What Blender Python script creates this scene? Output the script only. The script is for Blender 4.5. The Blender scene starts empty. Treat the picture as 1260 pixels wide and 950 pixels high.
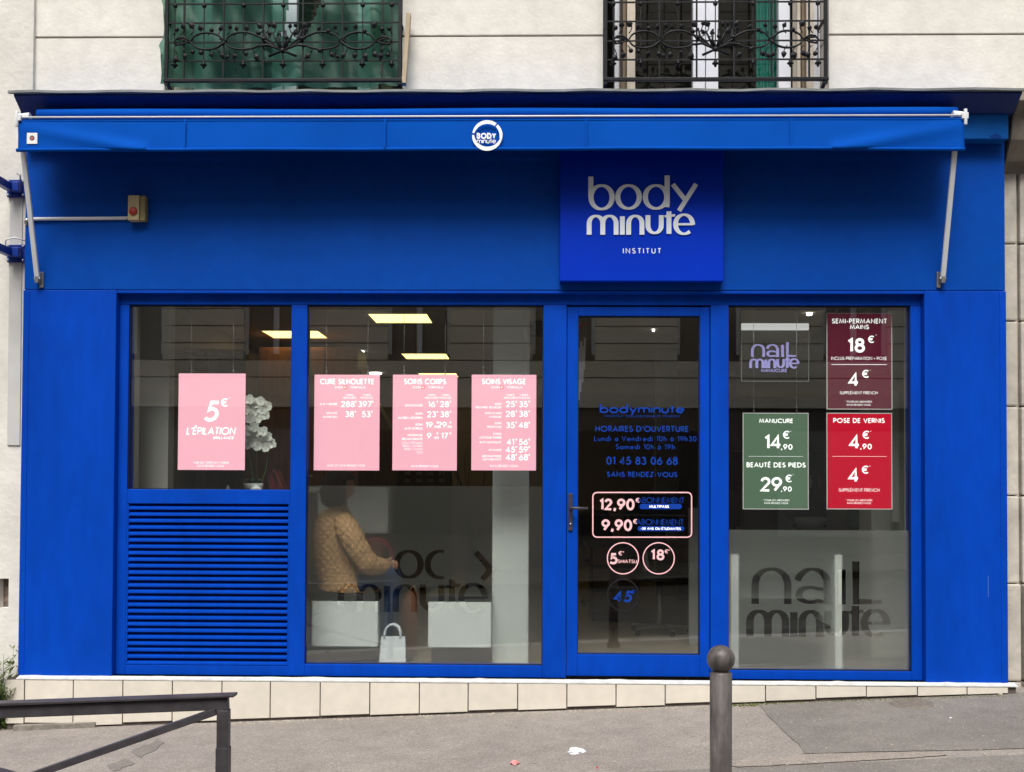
import bpy, bmesh, math, random
from mathutils import Vector, Matrix
R_ = math.radians
random.seed(7)
scene = bpy.context.scene
COL = scene.collection

# ------------------------------------------------------------------ camera
EYE = Vector((0.0, -7.0, 1.5))
F_PX, CX, CY = 1295.0, 630.0, 568.0          # focal length and principal point in 1260x950 photo pixels
def _rot(yaw, pit, rol):
    cy, sy, cp, sp, cr, sr = math.cos(yaw), math.sin(yaw), math.cos(pit), math.sin(pit), math.cos(rol), math.sin(rol)
    return Matrix(((cr, -sr, 0), (sr, cr, 0), (0, 0, 1))) @ Matrix(((1, 0, 0), (0, cp, -sp), (0, sp, cp))) @ Matrix(((cy, 0, sy), (0, 1, 0), (-sy, 0, cy)))
RM = _rot(R_(1.06), R_(1.268), R_(-0.248))   # (X, Z, depth) -> camera right, up, forward
def axis(i): return Vector((RM[i][0], RM[i][2], RM[i][1]))
cam_d = bpy.data.cameras.new('camera'); cam = bpy.data.objects.new('camera', cam_d); COL.objects.link(cam)
rt, up, fw = axis(0), axis(1), axis(2)
cam.matrix_world = Matrix(((rt.x, up.x, -fw.x, EYE.x), (rt.y, up.y, -fw.y, EYE.y), (rt.z, up.z, -fw.z, EYE.z), (0, 0, 0, 1)))
cam_d.sensor_width = 36.0; cam_d.lens = F_PX / 1260 * 36
cam_d.shift_y = (CY - 475) / 1260
cam_d.clip_start = 0.05; cam_d.clip_end = 500
scene.camera = cam

# ------------------------------------------------------------------ light
SUN_EL, SUN_AZ = 57.0, 8.0      # sun above the street, a little to the left of the camera axis
w = bpy.data.worlds.new('World'); scene.world = w; w.use_nodes = True
nt = w.node_tree; nt.nodes.clear()
sky = nt.nodes.new('ShaderNodeTexSky'); sky.sky_type = 'NISHITA'; sky.sun_disc = False
sky.sun_elevation = R_(SUN_EL); sky.sun_rotation = R_(180 + SUN_AZ); sky.dust_density = 4.0; sky.air_density = 1.0
hs = nt.nodes.new('ShaderNodeHueSaturation'); hs.inputs['Saturation'].default_value = 0.22
bg = nt.nodes.new('ShaderNodeBackground'); bg.inputs['Strength'].default_value = 0.062
wo = nt.nodes.new('ShaderNodeOutputWorld')
nt.links.new(sky.outputs[0], hs.inputs['Color']); nt.links.new(hs.outputs[0], bg.inputs['Color']); nt.links.new(bg.outputs[0], wo.inputs['Surface'])
sd = bpy.data.lights.new('sun', 'SUN'); sd.energy = 1.5; sd.angle = R_(30); sd.color = (1.0, 0.965, 0.91)
sun = bpy.data.objects.new('sun', sd); COL.objects.link(sun); sun.location = (0, -10, 20)
sdir = Vector((-math.sin(R_(SUN_AZ)) * math.cos(R_(SUN_EL)), -math.cos(R_(SUN_AZ)) * math.cos(R_(SUN_EL)), math.sin(R_(SUN_EL))))
sun.rotation_euler = sdir.to_track_quat('Z', 'Y').to_euler()
scene.view_settings.view_transform = 'Standard'; scene.view_settings.look = 'None'
scene.view_settings.exposure = 1.35; scene.view_settings.gamma = 1.0
scene.render.engine = 'CYCLES'
cy = scene.cycles
cy.use_denoising = True
cy.max_bounces = 10; cy.transparent_max_bounces = 24; cy.diffuse_bounces = 4; cy.glossy_bounces = 4; cy.transmission_bounces = 8
cy.caustics_reflective = False; cy.caustics_refractive = True; cy.sample_clamp_indirect = 4.0

# ------------------------------------------------------------------ helpers
def at(u, v, Y=0.0):
    """photo pixel -> (X, Z) on the plane at depth Y"""
    d = RM.transposed() @ Vector(((u - CX) / F_PX, -(v - CY) / F_PX, 1.0))
    k = (Y - EYE.y) / d[2]
    return EYE.x + d[0] * k, EYE.z + d[1] * k
def px(u, Y=0.0, v=600): return at(u, v, Y)[0]
def pz(v, Y=0.0, u=640): return at(u, v, Y)[1]
def p3(u, v, Y): x, z = at(u, v, Y); return Vector((x, Y, z))
def ground(x, y): return 0.013 + 0.0432 * x + 0.022 * y

class MB:
    def __init__(s): s.v = []; s.f = []; s.sm = []
    def add(s, vs, fs, smooth=False):
        n = len(s.v); s.v += [tuple(q) for q in vs]
        for f in fs: s.f.append(tuple(n + i for i in f)); s.sm.append(smooth)
        return s
    def box(s, x0, x1, y0, y1, z0, z1):
        if x0 > x1: x0, x1 = x1, x0
        if y0 > y1: y0, y1 = y1, y0
        if z0 > z1: z0, z1 = z1, z0
        return s.hexa([(x0, y0, z0), (x1, y0, z0), (x1, y1, z0), (x0, y1, z0), (x0, y0, z1), (x1, y0, z1), (x1, y1, z1), (x0, y1, z1)])
    def hexa(s, vs): return s.add(vs, [(0, 3, 2, 1), (4, 5, 6, 7), (0, 1, 5, 4), (1, 2, 6, 5), (2, 3, 7, 6), (3, 0, 4, 7)])
    def tube(s, pts, r, n=8, caps=True, smooth=True):
        pts = [Vector(p) for p in pts]; m = len(pts)
        rs = r if isinstance(r, (list, tuple)) else [r] * m
        t0 = (pts[1] - pts[0]).normalized()
        ref = Vector((0, 0, 1)) if abs(t0.z) < 0.9 else Vector((1, 0, 0))
        nv = t0.cross(ref).normalized(); vs = []
        for i, p in enumerate(pts):
            t = (pts[min(i + 1, m - 1)] - pts[max(i - 1, 0)]).normalized()
            nv = (nv - t * nv.dot(t)).normalized(); b = t.cross(nv)
            for k in range(n):
                a = 2 * math.pi * k / n
                vs.append(p + (nv * math.cos(a) + b * math.sin(a)) * rs[i])
        fs = [(i * n + k, i * n + (k + 1) % n, (i + 1) * n + (k + 1) % n, (i + 1) * n + k) for i in range(m - 1) for k in range(n)]
        s.add(vs, fs, smooth)
        if caps:
            b = len(s.v) - len(vs)
            s.f.append(tuple(b + k for k in reversed(range(n)))); s.f.append(tuple(b + (m - 1) * n + k for k in range(n))); s.sm += [False, False]
        return s
    def bar(s, a, b, wx, wy, upv=(0, 0, 1)):
        """square bar from a to b"""
        a, b = Vector(a), Vector(b); t = (b - a).normalized(); u = Vector(upv)
        if abs(t.dot(u)) > 0.95: u = Vector((0, 1, 0))
        sx = t.cross(u).normalized(); sy = sx.cross(t).normalized()
        c = [(-1, -1), (1, -1), (1, 1), (-1, 1)]
        return s.hexa([a + sx * (wx / 2 * i) + sy * (wy / 2 * j) for i, j in c] + [b + sx * (wx / 2 * i) + sy * (wy / 2 * j) for i, j in c])
    def lathe(s, prof, c=(0, 0, 0), n=24, smooth=True, ax='z'):
        vs = []; c = Vector(c)
        for r, h in prof:
            for k in range(n):
                a = 2 * math.pi * k / n; q = (r * math.cos(a), r * math.sin(a), h)
                if ax == 'y': q = (q[0], q[2], q[1])
                vs.append(c + Vector(q))
        m = len(prof)
        fs = [(i * n + k, i * n + (k + 1) % n, (i + 1) * n + (k + 1) % n, (i + 1) * n + k) for i in range(m - 1) for k in range(n)]
        return s.add(vs, fs, smooth)
    def ball(s, c, r, n=10, m=7):
        if not isinstance(r, (tuple, list)): r = (r, r, r)
        vs = []; c = Vector(c)
        for i in range(m + 1):
            th = math.pi * i / m
            for k in range(n):
                a = 2 * math.pi * k / n
                vs.append(c + Vector((r[0] * math.sin(th) * math.cos(a), r[1] * math.sin(th) * math.sin(a), r[2] * math.cos(th))))
        fs = [(i * n + k, (i + 1) * n + k, (i + 1) * n + (k + 1) % n, i * n + (k + 1) % n) for i in range(m) for k in range(n)]
        return s.add(vs, fs, True)
    def extrude_x(s, prof, x0, x1):
        """profile of (y, z) points swept along x"""
        n = len(prof); vs = [(x0, y, z) for y, z in prof] + [(x1, y, z) for y, z in prof]
        return s.add(vs, [(i, (i + 1) % n, n + (i + 1) % n, n + i) for i in range(n)] + [tuple(reversed(range(n))), tuple(range(n, 2 * n))])
    def build(s, name, m, parent=None, bevel=0.0, fix=True):
        L = wloc(parent) if parent else Vector((0, 0, 0))
        me = bpy.data.meshes.new(name)
        me.from_pydata([(a - L.x, b - L.y, c - L.z) for a, b, c in s.v], [], s.f)
        me.polygons.foreach_set('use_smooth', s.sm)
        if fix:
            bm = bmesh.new(); bm.from_mesh(me); bmesh.ops.recalc_face_normals(bm, faces=bm.faces)
            if bevel:
                es = [e for e in bm.edges if len(e.link_faces) == 2 and e.calc_face_angle(0) > 0.9]
                bmesh.ops.bevel(bm, geom=es, offset=bevel, segments=2, affect='EDGES', profile=0.6)
            bm.to_mesh(me); bm.free()
        me.materials.append(m); me.update()
        o = bpy.data.objects.new(name, me); COL.objects.link(o)
        if parent: o.parent = parent
        return o
def wloc(o):
    L = Vector((0, 0, 0))
    while o is not None: L += Vector(o.location); o = o.parent
    return L
def tag(o, label=None, cat=None, group=None, kind=None):
    if label: o['label'] = label
    if cat: o['category'] = cat
    if group: o['group'] = group
    if kind: o['kind'] = kind
    return o
def thing(name, loc, label, cat, group=None):
    o = bpy.data.objects.new(name, None); COL.objects.link(o); o.location = loc; o.empty_display_size = 0.1
    return tag(o, label, cat, group)
def share(src, off=(0, 0, 0), parent=None):
    c = src.copy(); COL.objects.link(c); c.parent = parent or src.parent
    c.location = Vector(src.location) + Vector(off); return c

# ------------------------------------------------------------------ materials
def mat(name, col, rough=0.6, spec=0.3, var=0.0, vscale=4.0, bump=0.0, bscale=60.0, metal=0.0, emit=0.0, ecol=None, stretch=None, var2=0.0, v2scale=0.8, tint=None):
    m = bpy.data.materials.new(name); m.use_nodes = True; t = m.node_tree; N, L = t.nodes, t.links
    b = N['Principled BSDF']
    b.inputs['Base Color'].default_value = (*col, 1); b.inputs['Roughness'].default_value = rough
    b.inputs['Specular IOR Level'].default_value = spec; b.inputs['Metallic'].default_value = metal
    if emit: b.inputs['Emission Color'].default_value = (*(ecol or col), 1); b.inputs['Emission Strength'].default_value = emit
    if var or bump or var2:
        tc = N.new('ShaderNodeNewGeometry'); src = tc.outputs['Position']
        if stretch:
            mp = N.new('ShaderNodeMapping'); mp.inputs['Scale'].default_value = stretch; L.new(src, mp.inputs['Vector']); src = mp.outputs[0]
    cur = None
    for vv, ss in ((var, vscale), (var2, v2scale)):
        if not vv: continue
        nz = N.new('ShaderNodeTexNoise'); nz.inputs['Scale'].default_value = ss; nz.inputs['Detail'].default_value = 6; L.new(src, nz.inputs['Vector'])
        rp = N.new('ShaderNodeMapRange'); rp.inputs[1].default_value = 0.3; rp.inputs[2].default_value = 0.7; rp.inputs[3].default_value = 1 - vv; rp.inputs[4].default_value = 1 + vv
        L.new(nz.outputs['Fac'], rp.inputs[0])
        mx = N.new('ShaderNodeMix'); mx.data_type = 'RGBA'; mx.blend_type = 'MULTIPLY'; mx.inputs[0].default_value = 1
        if cur is None: mx.inputs[6].default_value = (*col, 1)
        else: L.new(cur, mx.inputs[6])
        if tint:
            cm = N.new('ShaderNodeMix'); cm.data_type = 'RGBA'; L.new(nz.outputs['Fac'], cm.inputs[0])
            cm.inputs[6].default_value = (*[2 * (1 - vv) * q for q in tint], 1); cm.inputs[7].default_value = (1 + vv, 1 + vv, 1 + vv, 1)
            L.new(rp.outputs[0], mx.inputs[7])
        else: L.new(rp.outputs[0], mx.inputs[7])
        cur = mx.outputs[2]
    if cur is not None: L.new(cur, b.inputs['Base Color'])
    if bump:
        nb = N.new('ShaderNodeTexNoise'); nb.inputs['Scale'].default_value = bscale; nb.inputs['Detail'].default_value = 5; L.new(src, nb.inputs['Vector'])
        bp = N.new('ShaderNodeBump'); bp.inputs['Strength'].default_value = bump; bp.inputs['Distance'].default_value = 0.01
        L.new(nb.outputs['Fac'], bp.inputs['Height']); L.new(bp.outputs[0], b.inputs['Normal'])
    return m
def glass_mat(name, tint=(0.93, 0.95, 0.93), ior=1.5):
    m = bpy.data.materials.new(name); m.use_nodes = True; t = m.node_tree; t.nodes.clear(); N, L = t.nodes, t.links
    tr = N.new('ShaderNodeBsdfTransparent'); tr.inputs[0].default_value = (*tint, 1)
    gl = N.new('ShaderNodeBsdfGlossy'); gl.inputs['Roughness'].default_value = 0.003; gl.inputs[0].default_value = (1, 1, 1, 1)
    lw = N.new('ShaderNodeLayerWeight'); lw.inputs['Blend'].default_value = .5
    pw = N.new('ShaderNodeMath'); pw.operation = 'POWER'; pw.inputs[1].default_value = 5; L.new(lw.outputs['Facing'], pw.inputs[0])
    f0 = ((ior - 1) / (ior + 1)) ** 2
    fr = N.new('ShaderNodeMath'); fr.operation = 'MULTIPLY_ADD'; fr.inputs[1].default_value = 1 - f0; fr.inputs[2].default_value = f0; L.new(pw.outputs[0], fr.inputs[0])
    mx = N.new('ShaderNodeMixShader'); o = N.new('ShaderNodeOutputMaterial')
    L.new(fr.outputs[0], mx.inputs[0]); L.new(tr.outputs[0], mx.inputs[1]); L.new(gl.outputs[0], mx.inputs[2]); L.new(mx.outputs[0], o.inputs[0])
    return m
def film_mat(name, veil=0.10):
    m = bpy.data.materials.new(name); m.use_nodes = True; t = m.node_tree; t.nodes.clear(); N, L = t.nodes, t.links
    rf = N.new('ShaderNodeBsdfRefraction'); rf.inputs['Roughness'].default_value = 0.34; rf.inputs['IOR'].default_value = 1.12; rf.inputs[0].default_value = (0.97, 0.98, 0.98, 1)
    tr = N.new('ShaderNodeBsdfTransparent'); tr.inputs[0].default_value = (0.97, 0.97, 0.97, 1)
    df = N.new('ShaderNodeBsdfDiffuse'); df.inputs[0].default_value = (0.72, 0.74, 0.74, 1)
    tl = N.new('ShaderNodeBsdfTranslucent'); tl.inputs[0].default_value = (0.75, 0.76, 0.76, 1)
    a = N.new('ShaderNodeMixShader'); a.inputs[0].default_value = 0.72; L.new(rf.outputs[0], a.inputs[1]); L.new(tr.outputs[0], a.inputs[2])
    b = N.new('ShaderNodeMixShader'); b.inputs[0].default_value = 0.5; L.new(df.outputs[0], b.inputs[1]); L.new(tl.outputs[0], b.inputs[2])
    c = N.new('ShaderNodeMixShader'); c.inputs[0].default_value = veil; L.new(a.outputs[0], c.inputs[1]); L.new(b.outputs[0], c.inputs[2])
    o = N.new('ShaderNodeOutputMaterial'); L.new(c.outputs[0], o.inputs[0])
    return m
def clear_mat(name):
    m = bpy.data.materials.new(name); m.use_nodes = True; t = m.node_tree; t.nodes.clear(); N, L = t.nodes, t.links
    tr = N.new('ShaderNodeBsdfTransparent'); o = N.new('ShaderNodeOutputMaterial'); L.new(tr.outputs[0], o.inputs[0]); return m
BLUE = (0.0005, 0.040, 0.37)
M = {}
BLUE = (0.0005, 0.050, 0.41)
M['blue'] = mat('blue_paint', BLUE, 0.5, 0.08, var=0.09, vscale=2.2, bump=0.05, bscale=25, var2=0.08, v2scale=11, stretch=(1.3, 1.3, .4))
M['blue_fascia'] = mat('sun_faded_blue_paint', (0.0005, 0.056, 0.35), 0.5, 0.08, var=0.08, vscale=1.6, bump=0.05, bscale=25, var2=0.06, v2scale=12)
M['blue_hdr'] = mat('weathered_blue_paint', (0.001, 0.075, 0.31), 0.55, 0.1, var=0.12, vscale=9, bump=0.12, bscale=30)
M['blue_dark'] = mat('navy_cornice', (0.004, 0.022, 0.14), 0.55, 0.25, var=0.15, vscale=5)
M['blue_fab'] = mat('blue_awning_canvas', (0.0005, 0.066, 0.38), 0.85, 0.06, var=0.07, vscale=2.5, bump=0.06, bscale=180, var2=0.06)
M['blue_sign'] = mat('blue_sign_panel', (0.0005, 0.030, 0.46), 0.45, 0.08, var=0.03)
M['blue_br'] = mat('dark_blue_metal', (0.004, 0.03, 0.24), 0.4, 0.4, var=0.1)
M['zinc'] = mat('zinc_flashing', (0.16, 0.17, 0.17), 0.6, 0.4, var=0.3, vscale=7, bump=0.15, bscale=20)
M['silver'] = mat('white_aluminium', (0.66, 0.68, 0.70), 0.35, 0.5, var=0.08)
M['chrome'] = mat('steel', (0.34, 0.34, 0.34), 0.35, 0.5, metal=0.8, var=0.05)
M['letter'] = mat('pale_sign_letters', (0.74, 0.79, 0.84), 0.35, 0.4)
M['white'] = mat('white_paint', (0.78, 0.78, 0.77), 0.5, 0.3, var=0.05, vscale=6)
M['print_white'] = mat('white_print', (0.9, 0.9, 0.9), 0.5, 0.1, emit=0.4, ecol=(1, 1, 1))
M['stucco'] = mat('cream_stucco', (0.70, 0.675, 0.62), 0.9, 0.15, var=0.06, vscale=1.6, bump=0.22, bscale=45, var2=0.06, v2scale=12)
M['stucco2'] = mat('aged_cream_render', (0.67, 0.65, 0.60), 0.9, 0.15, var=0.10, vscale=2.2, bump=0.35, bscale=30, var2=0.06, v2scale=9)
M['groove'] = mat('brown_groove', (0.36, 0.30, 0.26), 0.9, 0.1, var=0.2)
M['stone'] = mat('grey_limestone', (0.46, 0.425, 0.37), 0.9, 0.15, var=0.18, vscale=6, bump=0.4, bscale=25, var2=0.12, v2scale=1.5)
M['iron'] = mat('black_iron', (0.008, 0.0085, 0.011), 0.5, 0.22, var=0.2, vscale=20)
M['tile'] = mat('cream_tile', (0.67, 0.62, 0.54), 0.35, 0.4, var=0.05, vscale=3, var2=0.05, v2scale=14)
M['grout'] = mat('dark_grout', (0.12, 0.10, 0.09), 0.95, 0.1, var=0.3, vscale=15)
M['sill'] = mat('white_sill', (0.60, 0.60, 0.58), 0.6, 0.3, var=0.15, vscale=15, bump=0.3, bscale=50)
M['gasket'] = mat('black_gasket', (0.01, 0.012, 0.02), 0.5, 0.3)
M['glass'] = glass_mat('shop_glass', ior=1.88); M['glass_up'] = glass_mat('window_glass')
M['film'] = film_mat('satin_film'); M['film_silver'] = film_mat('silvery_satin_film', .30); M['film_back'] = clear_mat('clear_film_backing')
M['steel_dark'] = mat('dark_grey_painted_steel', (0.045, 0.04, 0.045), 0.45, 0.4, var=0.25, vscale=14, bump=0.15, bscale=60)
def asphalt(name, base, dark):
    m = bpy.data.materials.new(name); m.use_nodes = True; t = m.node_tree; N, L = t.nodes, t.links; b = N['Principled BSDF']
    b.inputs['Roughness'].default_value = 0.9; b.inputs['Specular IOR Level'].default_value = 0.2
    g = N.new('ShaderNodeNewGeometry')
    def noise(s, d=4): 
        n = N.new('ShaderNodeTexNoise'); n.inputs['Scale'].default_value = s; n.inputs['Detail'].default_value = d; L.new(g.outputs['Position'], n.inputs['Vector']); return n.outputs['Fac']
    def ramp(src, stops):
        r = N.new('ShaderNodeValToRGB'); r.color_ramp.elements[0].position = stops[0][0]; r.color_ramp.elements[0].color = (*stops[0][1], 1)
        r.color_ramp.elements[1].position = stops[-1][0]; r.color_ramp.elements[1].color = (*stops[-1][1], 1)
        for p, c in stops[1:-1]:
            e = r.color_ramp.elements.new(p); e.color = (*c, 1)
        L.new(src, r.inputs[0]); return r.outputs[0]
    def mul(a, c):
        x = N.new('ShaderNodeMix'); x.data_type = 'RGBA'; x.blend_type = 'MULTIPLY'; x.inputs[0].default_value = 1; L.new(a, x.inputs[6]); L.new(c, x.inputs[7]); return x.outputs[2]
    vo = N.new('ShaderNodeTexVoronoi'); vo.inputs['Scale'].default_value = 150; L.new(g.outputs['Position'], vo.inputs['Vector'])
    sp = N.new('ShaderNodeSeparateColor'); L.new(vo.outputs['Color'], sp.inputs[0])
    speck = ramp(sp.outputs[0], [(0.0, tuple(q * 0.74 for q in base)), (0.35, tuple(q * 0.9 for q in base)), (0.8, base), (1.0, tuple(min(1, q * 1.3) for q in base))])
    big = ramp(noise(1.3, 6), [(0.3, (0.86, 0.85, 0.85)), (0.7, (1.1, 1.09, 1.07))])
    mid = ramp(noise(7, 5), [(0.3, (0.9, 0.9, 0.9)), (0.7, (1.08, 1.08, 1.08))])
    st = ramp(noise(4.2, 3), [(0.22, dark), (0.30, (1, 1, 1))])
    L.new(mul(mul(mul(speck, big), mid), st), b.inputs['Base Color'])
    bp = N.new('ShaderNodeBump'); bp.inputs['Strength'].default_value = 0.5; bp.inputs['Distance'].default_value = 0.006
    L.new(vo.outputs['Distance'], bp.inputs['Height']); L.new(bp.outputs[0], b.inputs['Normal'])
    return m
M['asphalt'] = asphalt('worn_pavement_asphalt', (0.28, 0.254, 0.232), (0.6, 0.6, 0.62))
M['asphalt2'] = asphalt('grey_patch_asphalt', (0.205, 0.19, 0.175), (0.7, 0.7, 0.7))
M['asphalt3'] = asphalt('pale_joint_asphalt', (0.30, 0.265, 0.235), (0.8, 0.8, 0.8))
M['road'] = asphalt('road_asphalt', (0.09, 0.088, 0.085), (0.7, 0.7, 0.7))
M['granite'] = mat('granite_kerb', (0.33, 0.32, 0.30), 0.8, 0.3, var=0.2, vscale=60, bump=0.2)

# ------------------------------------------------------------------ stroke lettering
def T(s): return s
GL = {
 'A': (.76, '0,0 .38,1 .76,0;.13,.33 .63,.33'), 'B': (.5, '0,0 0,1 .22,1 [.22,.77,.22,.23,90,-90] 0,.54;.2,.54 .22,.54 [.22,.27,.28,.27,90,-90] 0,0'),
 'C': (.84, '[.5,.5,.5,.5,45,315]'), 'D': (.7, '0,0 0,1 .2,1 [.2,.5,.5,.5,90,-90] 0,0'), 'E': (.42, '.42,0 0,0 0,1 .42,1;0,.53 .38,.53'),
 'F': (.42, '0,0 0,1 .42,1;0,.53 .38,.53'), 'G': (1, '[.5,.5,.5,.5,45,355] .56,.46'), 'H': (.62, '0,0 0,1;.62,0 .62,1;0,.53 .62,.53'), 'I': (0, '0,0 0,1'),
 'J': (.22, '.22,1 .22,.2 [.02,.2,.2,.2,0,-120]'), 'K': (.54, '0,0 0,1;.5,1 .03,.5 .54,0'), 'L': (.38, '0,1 0,0 .38,0'), 'M': (.9, '0,0 .14,1 .45,.1 .76,1 .9,0'),
 'N': (.66, '0,0 0,1 .66,0 .66,1'), 'O': (1, '[.5,.5,.5,.5,0,360]'), 'P': (.48, '0,0 0,1 .22,1 [.22,.73,.26,.27,90,-90] 0,.46'), 'Q': (1, '[.5,.5,.5,.5,0,360];.58,.3 1,-.05'),
 'R': (.5, '0,0 0,1 .22,1 [.22,.73,.26,.27,90,-90] 0,.46;.2,.46 .52,0'), 'S': (.5, '[.25,.745,.2,.255,30,270] [.25,.245,.25,.245,90,-155]'), 'T': (.52, '.26,0 .26,1;0,1 .52,1'),
 'U': (.6, '0,1 0,.3 [.3,.3,.3,.3,180,360] .6,1'), 'V': (.7, '0,1 .35,0 .7,1'), 'W': (1.05, '0,1 .27,0 .525,.95 .78,0 1.05,1'), 'X': (.62, '0,0 .6,1;.02,1 .62,0'),
 'Y': (.62, '0,1 .31,.45 .62,1;.31,.47 .31,0'), 'Z': (.55, '.02,1 .55,1 0,0 .55,0'),
 '0': (.56, '[.28,.5,.28,.5,0,360]'), '1': (.2, '0,.82 .2,1 .2,0'), '2': (.52, '[.26,.73,.25,.27,175,-38] 0,0 .52,0'), '3': (.5, '[.24,.76,.21,.24,150,-90] [.24,.26,.26,.26,90,-150]'),
 '4': (.58, '.42,0 .42,1 0,.27 .58,.27'), '5': (.52, '.48,1 .14,1 .07,.56 [.22,.32,.3,.32,112,-145]'), '6': (.56, '.42,1 .05,.42;[.28,.3,.28,.3,0,360]'), '7': (.5, '0,1 .5,1 .13,0'),
 '8': (.52, '[.26,.77,.21,.23,0,360];[.26,.27,.26,.27,0,360]'), '9': (.56, '.14,0 .51,.58;[.28,.7,.28,.3,0,360]'),
 'a': (.54, '[.27,.29,.27,.29,0,360];.54,.6 .54,0'), 'b': (.54, '0,0 0,1.1;[.27,.29,.27,.29,0,360]'), 'd': (.54, '[.27,.29,.27,.29,0,360];.54,1.1 .54,0'), 'e': (.54, '.02,.29 .54,.29;[.27,.29,.27,.29,-5,318]'),
 'h': (.44, '0,0 0,1.1;0,.36 [.22,.36,.22,.23,180,0] .44,0'), 'i': (0, '0,0 0,.6;0,.82 0,.9'), 'l': (0, '0,0 0,1.1'), 'm': (.8, '0,0 0,.6;0,.38 [.2,.38,.2,.2,180,0] .4,0;.4,.38 [.6,.38,.2,.2,180,0] .8,0'),
 'n': (.44, '0,0 0,.6;0,.36 [.22,.36,.22,.23,180,0] .44,0'), 'o': (.58, '[.29,.29,.29,.29,0,360]'), 'r': (.26, '0,0 0,.6;0,.36 [.2,.36,.2,.22,180,75]'), 's': (.36, '[.18,.44,.14,.15,30,270] [.18,.14,.17,.14,90,-155]'),
 't': (.28, '.14,0 .14,.85;0,.58 .28,.58'), 'u': (.44, '0,.6 0,.22 [.22,.22,.22,.23,180,360] .44,.6'), 'v': (.44, '0,.6 .22,0 .44,.6'), 'y': (.5, '0,.6 .26,.02;.5,.6 .14,-.28'),
 '€': (.6, '[.5,.5,.42,.5,52,308];0,.6 .6,.6;0,.42 .56,.42'), ',': (.08, '.08,.12 0,-.2'), '.': (.04, '.0,0 .0,.06'), "'": (.05, '.05,1 0,.72'), '-': (.28, '0,.38 .28,.38'), '/': (.4, '0,-.05 .4,1.05'),
 '+': (.4, '.2,.2 .2,.7;0,.45 .4,.45'), '*': (.3, '.15,.7 .15,1;.02,.77 .28,.93;.02,.93 .28,.77'), ' ': (.18, ''), '°': (.2, '[.1,.88,.1,.1,0,360]'),
}
ACC = {'É': ('E', '.15,1.14 .3,1.34'), 'È': ('E', '.28,1.14 .13,1.34'), 'Ê': ('E', '.06,1.16 .2,1.32 .34,1.16'), 'à': ('a', '.34,.76 .2,.92'), 'é': ('e', '.22,.76 .36,.92')}
def parse(spec):
    out = []
    for st in spec.split(';'):
        pts = []
        for tk in st.replace('[', ' [').split():
            if tk[0] == '[':
                cx_, cy_, rx, ry, a0, a1 = [float(q) for q in tk[1:-1].split(',')]
                n = max(3, int(abs(a1 - a0) / 18))
                pts += [(cx_ + rx * math.cos(R_(a0 + (a1 - a0) * i / n)), cy_ + ry * math.sin(R_(a0 + (a1 - a0) * i / n))) for i in range(n + 1)]
            else: pts.append(tuple(float(q) for q in tk.split(',')))
        cl = []
        for q in pts:
            if not cl or math.dist(q, cl[-1]) > 0.004: cl.append(q)
        if len(cl) > 1: out.append(cl)
    return out
def ribbon(pts, wf):
    """polyline -> left and right offset points; wf(tx, ty) is the stroke width"""
    big = max(abs(q[0] - pts[0][0]) + abs(q[1] - pts[0][1]) for q in pts); cl = [pts[0]]
    for q in pts[1:]:
        if math.dist(q, cl[-1]) > big * .01: cl.append(q)
    if math.dist(pts[-1], cl[-1]) > 0: cl[-1] = pts[-1]
    pts = cl
    n = len(pts); closed = n > 6 and math.dist(pts[0], pts[-1]) < 0.006 * big
    if closed: pts = pts[:-1]; n -= 1
    l, r = [], []
    for i in range(n):
        def dr(a, b):
            d = math.dist(a, b) or 1; return ((b[0] - a[0]) / d, (b[1] - a[1]) / d)
        d0 = dr(pts[i - 1], pts[i]) if (i > 0 or closed) else None
        d1 = dr(pts[i], pts[(i + 1) % n]) if (i < n - 1 or closed) else None
        d0 = d0 or d1; d1 = d1 or d0
        tx, ty = d0[0] + d1[0], d0[1] + d1[1]; q = math.hypot(tx, ty)
        if q < 0.3: tx, ty = d1; k = 1.0
        else:
            tx /= q; ty /= q; k = min(1.8, 1 / max(0.3, tx * d1[0] + ty * d1[1]))
        h = wf(tx, ty) / 2 * k
        l.append((pts[i][0] - ty * h, pts[i][1] + tx * h)); r.append((pts[i][0] + ty * h, pts[i][1] - tx * h))
    return l, r, closed
def text_strokes(txt, h, wt=0.13, track=0.14, wscale=1.0, slant=0.0):
    """list of polylines in metres (x right, y up from the baseline) and the total width"""
    x = 0; out = []; b = 1 - wt
    for ch in txt:
        acc = None
        if ch in ACC: ch, acc = ACC[ch]
        adv, sp = GL.get(ch, GL[' '])
        for st in parse(sp) + (parse(acc) if acc else []):
            out.append([((x + wt / 2 + q[0] * wscale) * h + slant * (q[1] * b + wt / 2) * h, (wt / 2 + q[1] * b) * h) for q in st])
        x += adv * wscale + wt + track
    return out, (x - track) * h
def strokes_mesh(mb, strokes, wf, to3, depth=0.0, eps=0.00012):
    for k, st in enumerate(strokes):
        l, r, cl = ribbon(st, wf); n = len(l); e = eps * (k % 6)
        vs = [to3(q[0], q[1], e) for q in l] + [to3(q[0], q[1], e) for q in r]
        seg = [(i, (i + 1) % n) for i in range(n if cl else n - 1)]
        fs = [(j, i, n + i, n + j) for i, j in seg]
        if depth:
            m = 2 * n
            vs += [to3(q[0], q[1], e - depth) for q in l] + [to3(q[0], q[1], e - depth) for q in r]
            fs += [(m + i, m + j, m + n + j, m + n + i) for i, j in seg] + [(i, j, m + j, m + i) for i, j in seg] + [(n + j, n + i, m + n + i, m + n + j) for i, j in seg]
            if not cl: fs += [(0, m, m + n, n), (n - 1, 2 * n - 1, m + 2 * n - 1, m + n - 1)]
        mb.add(vs, fs)
    return mb
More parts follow.
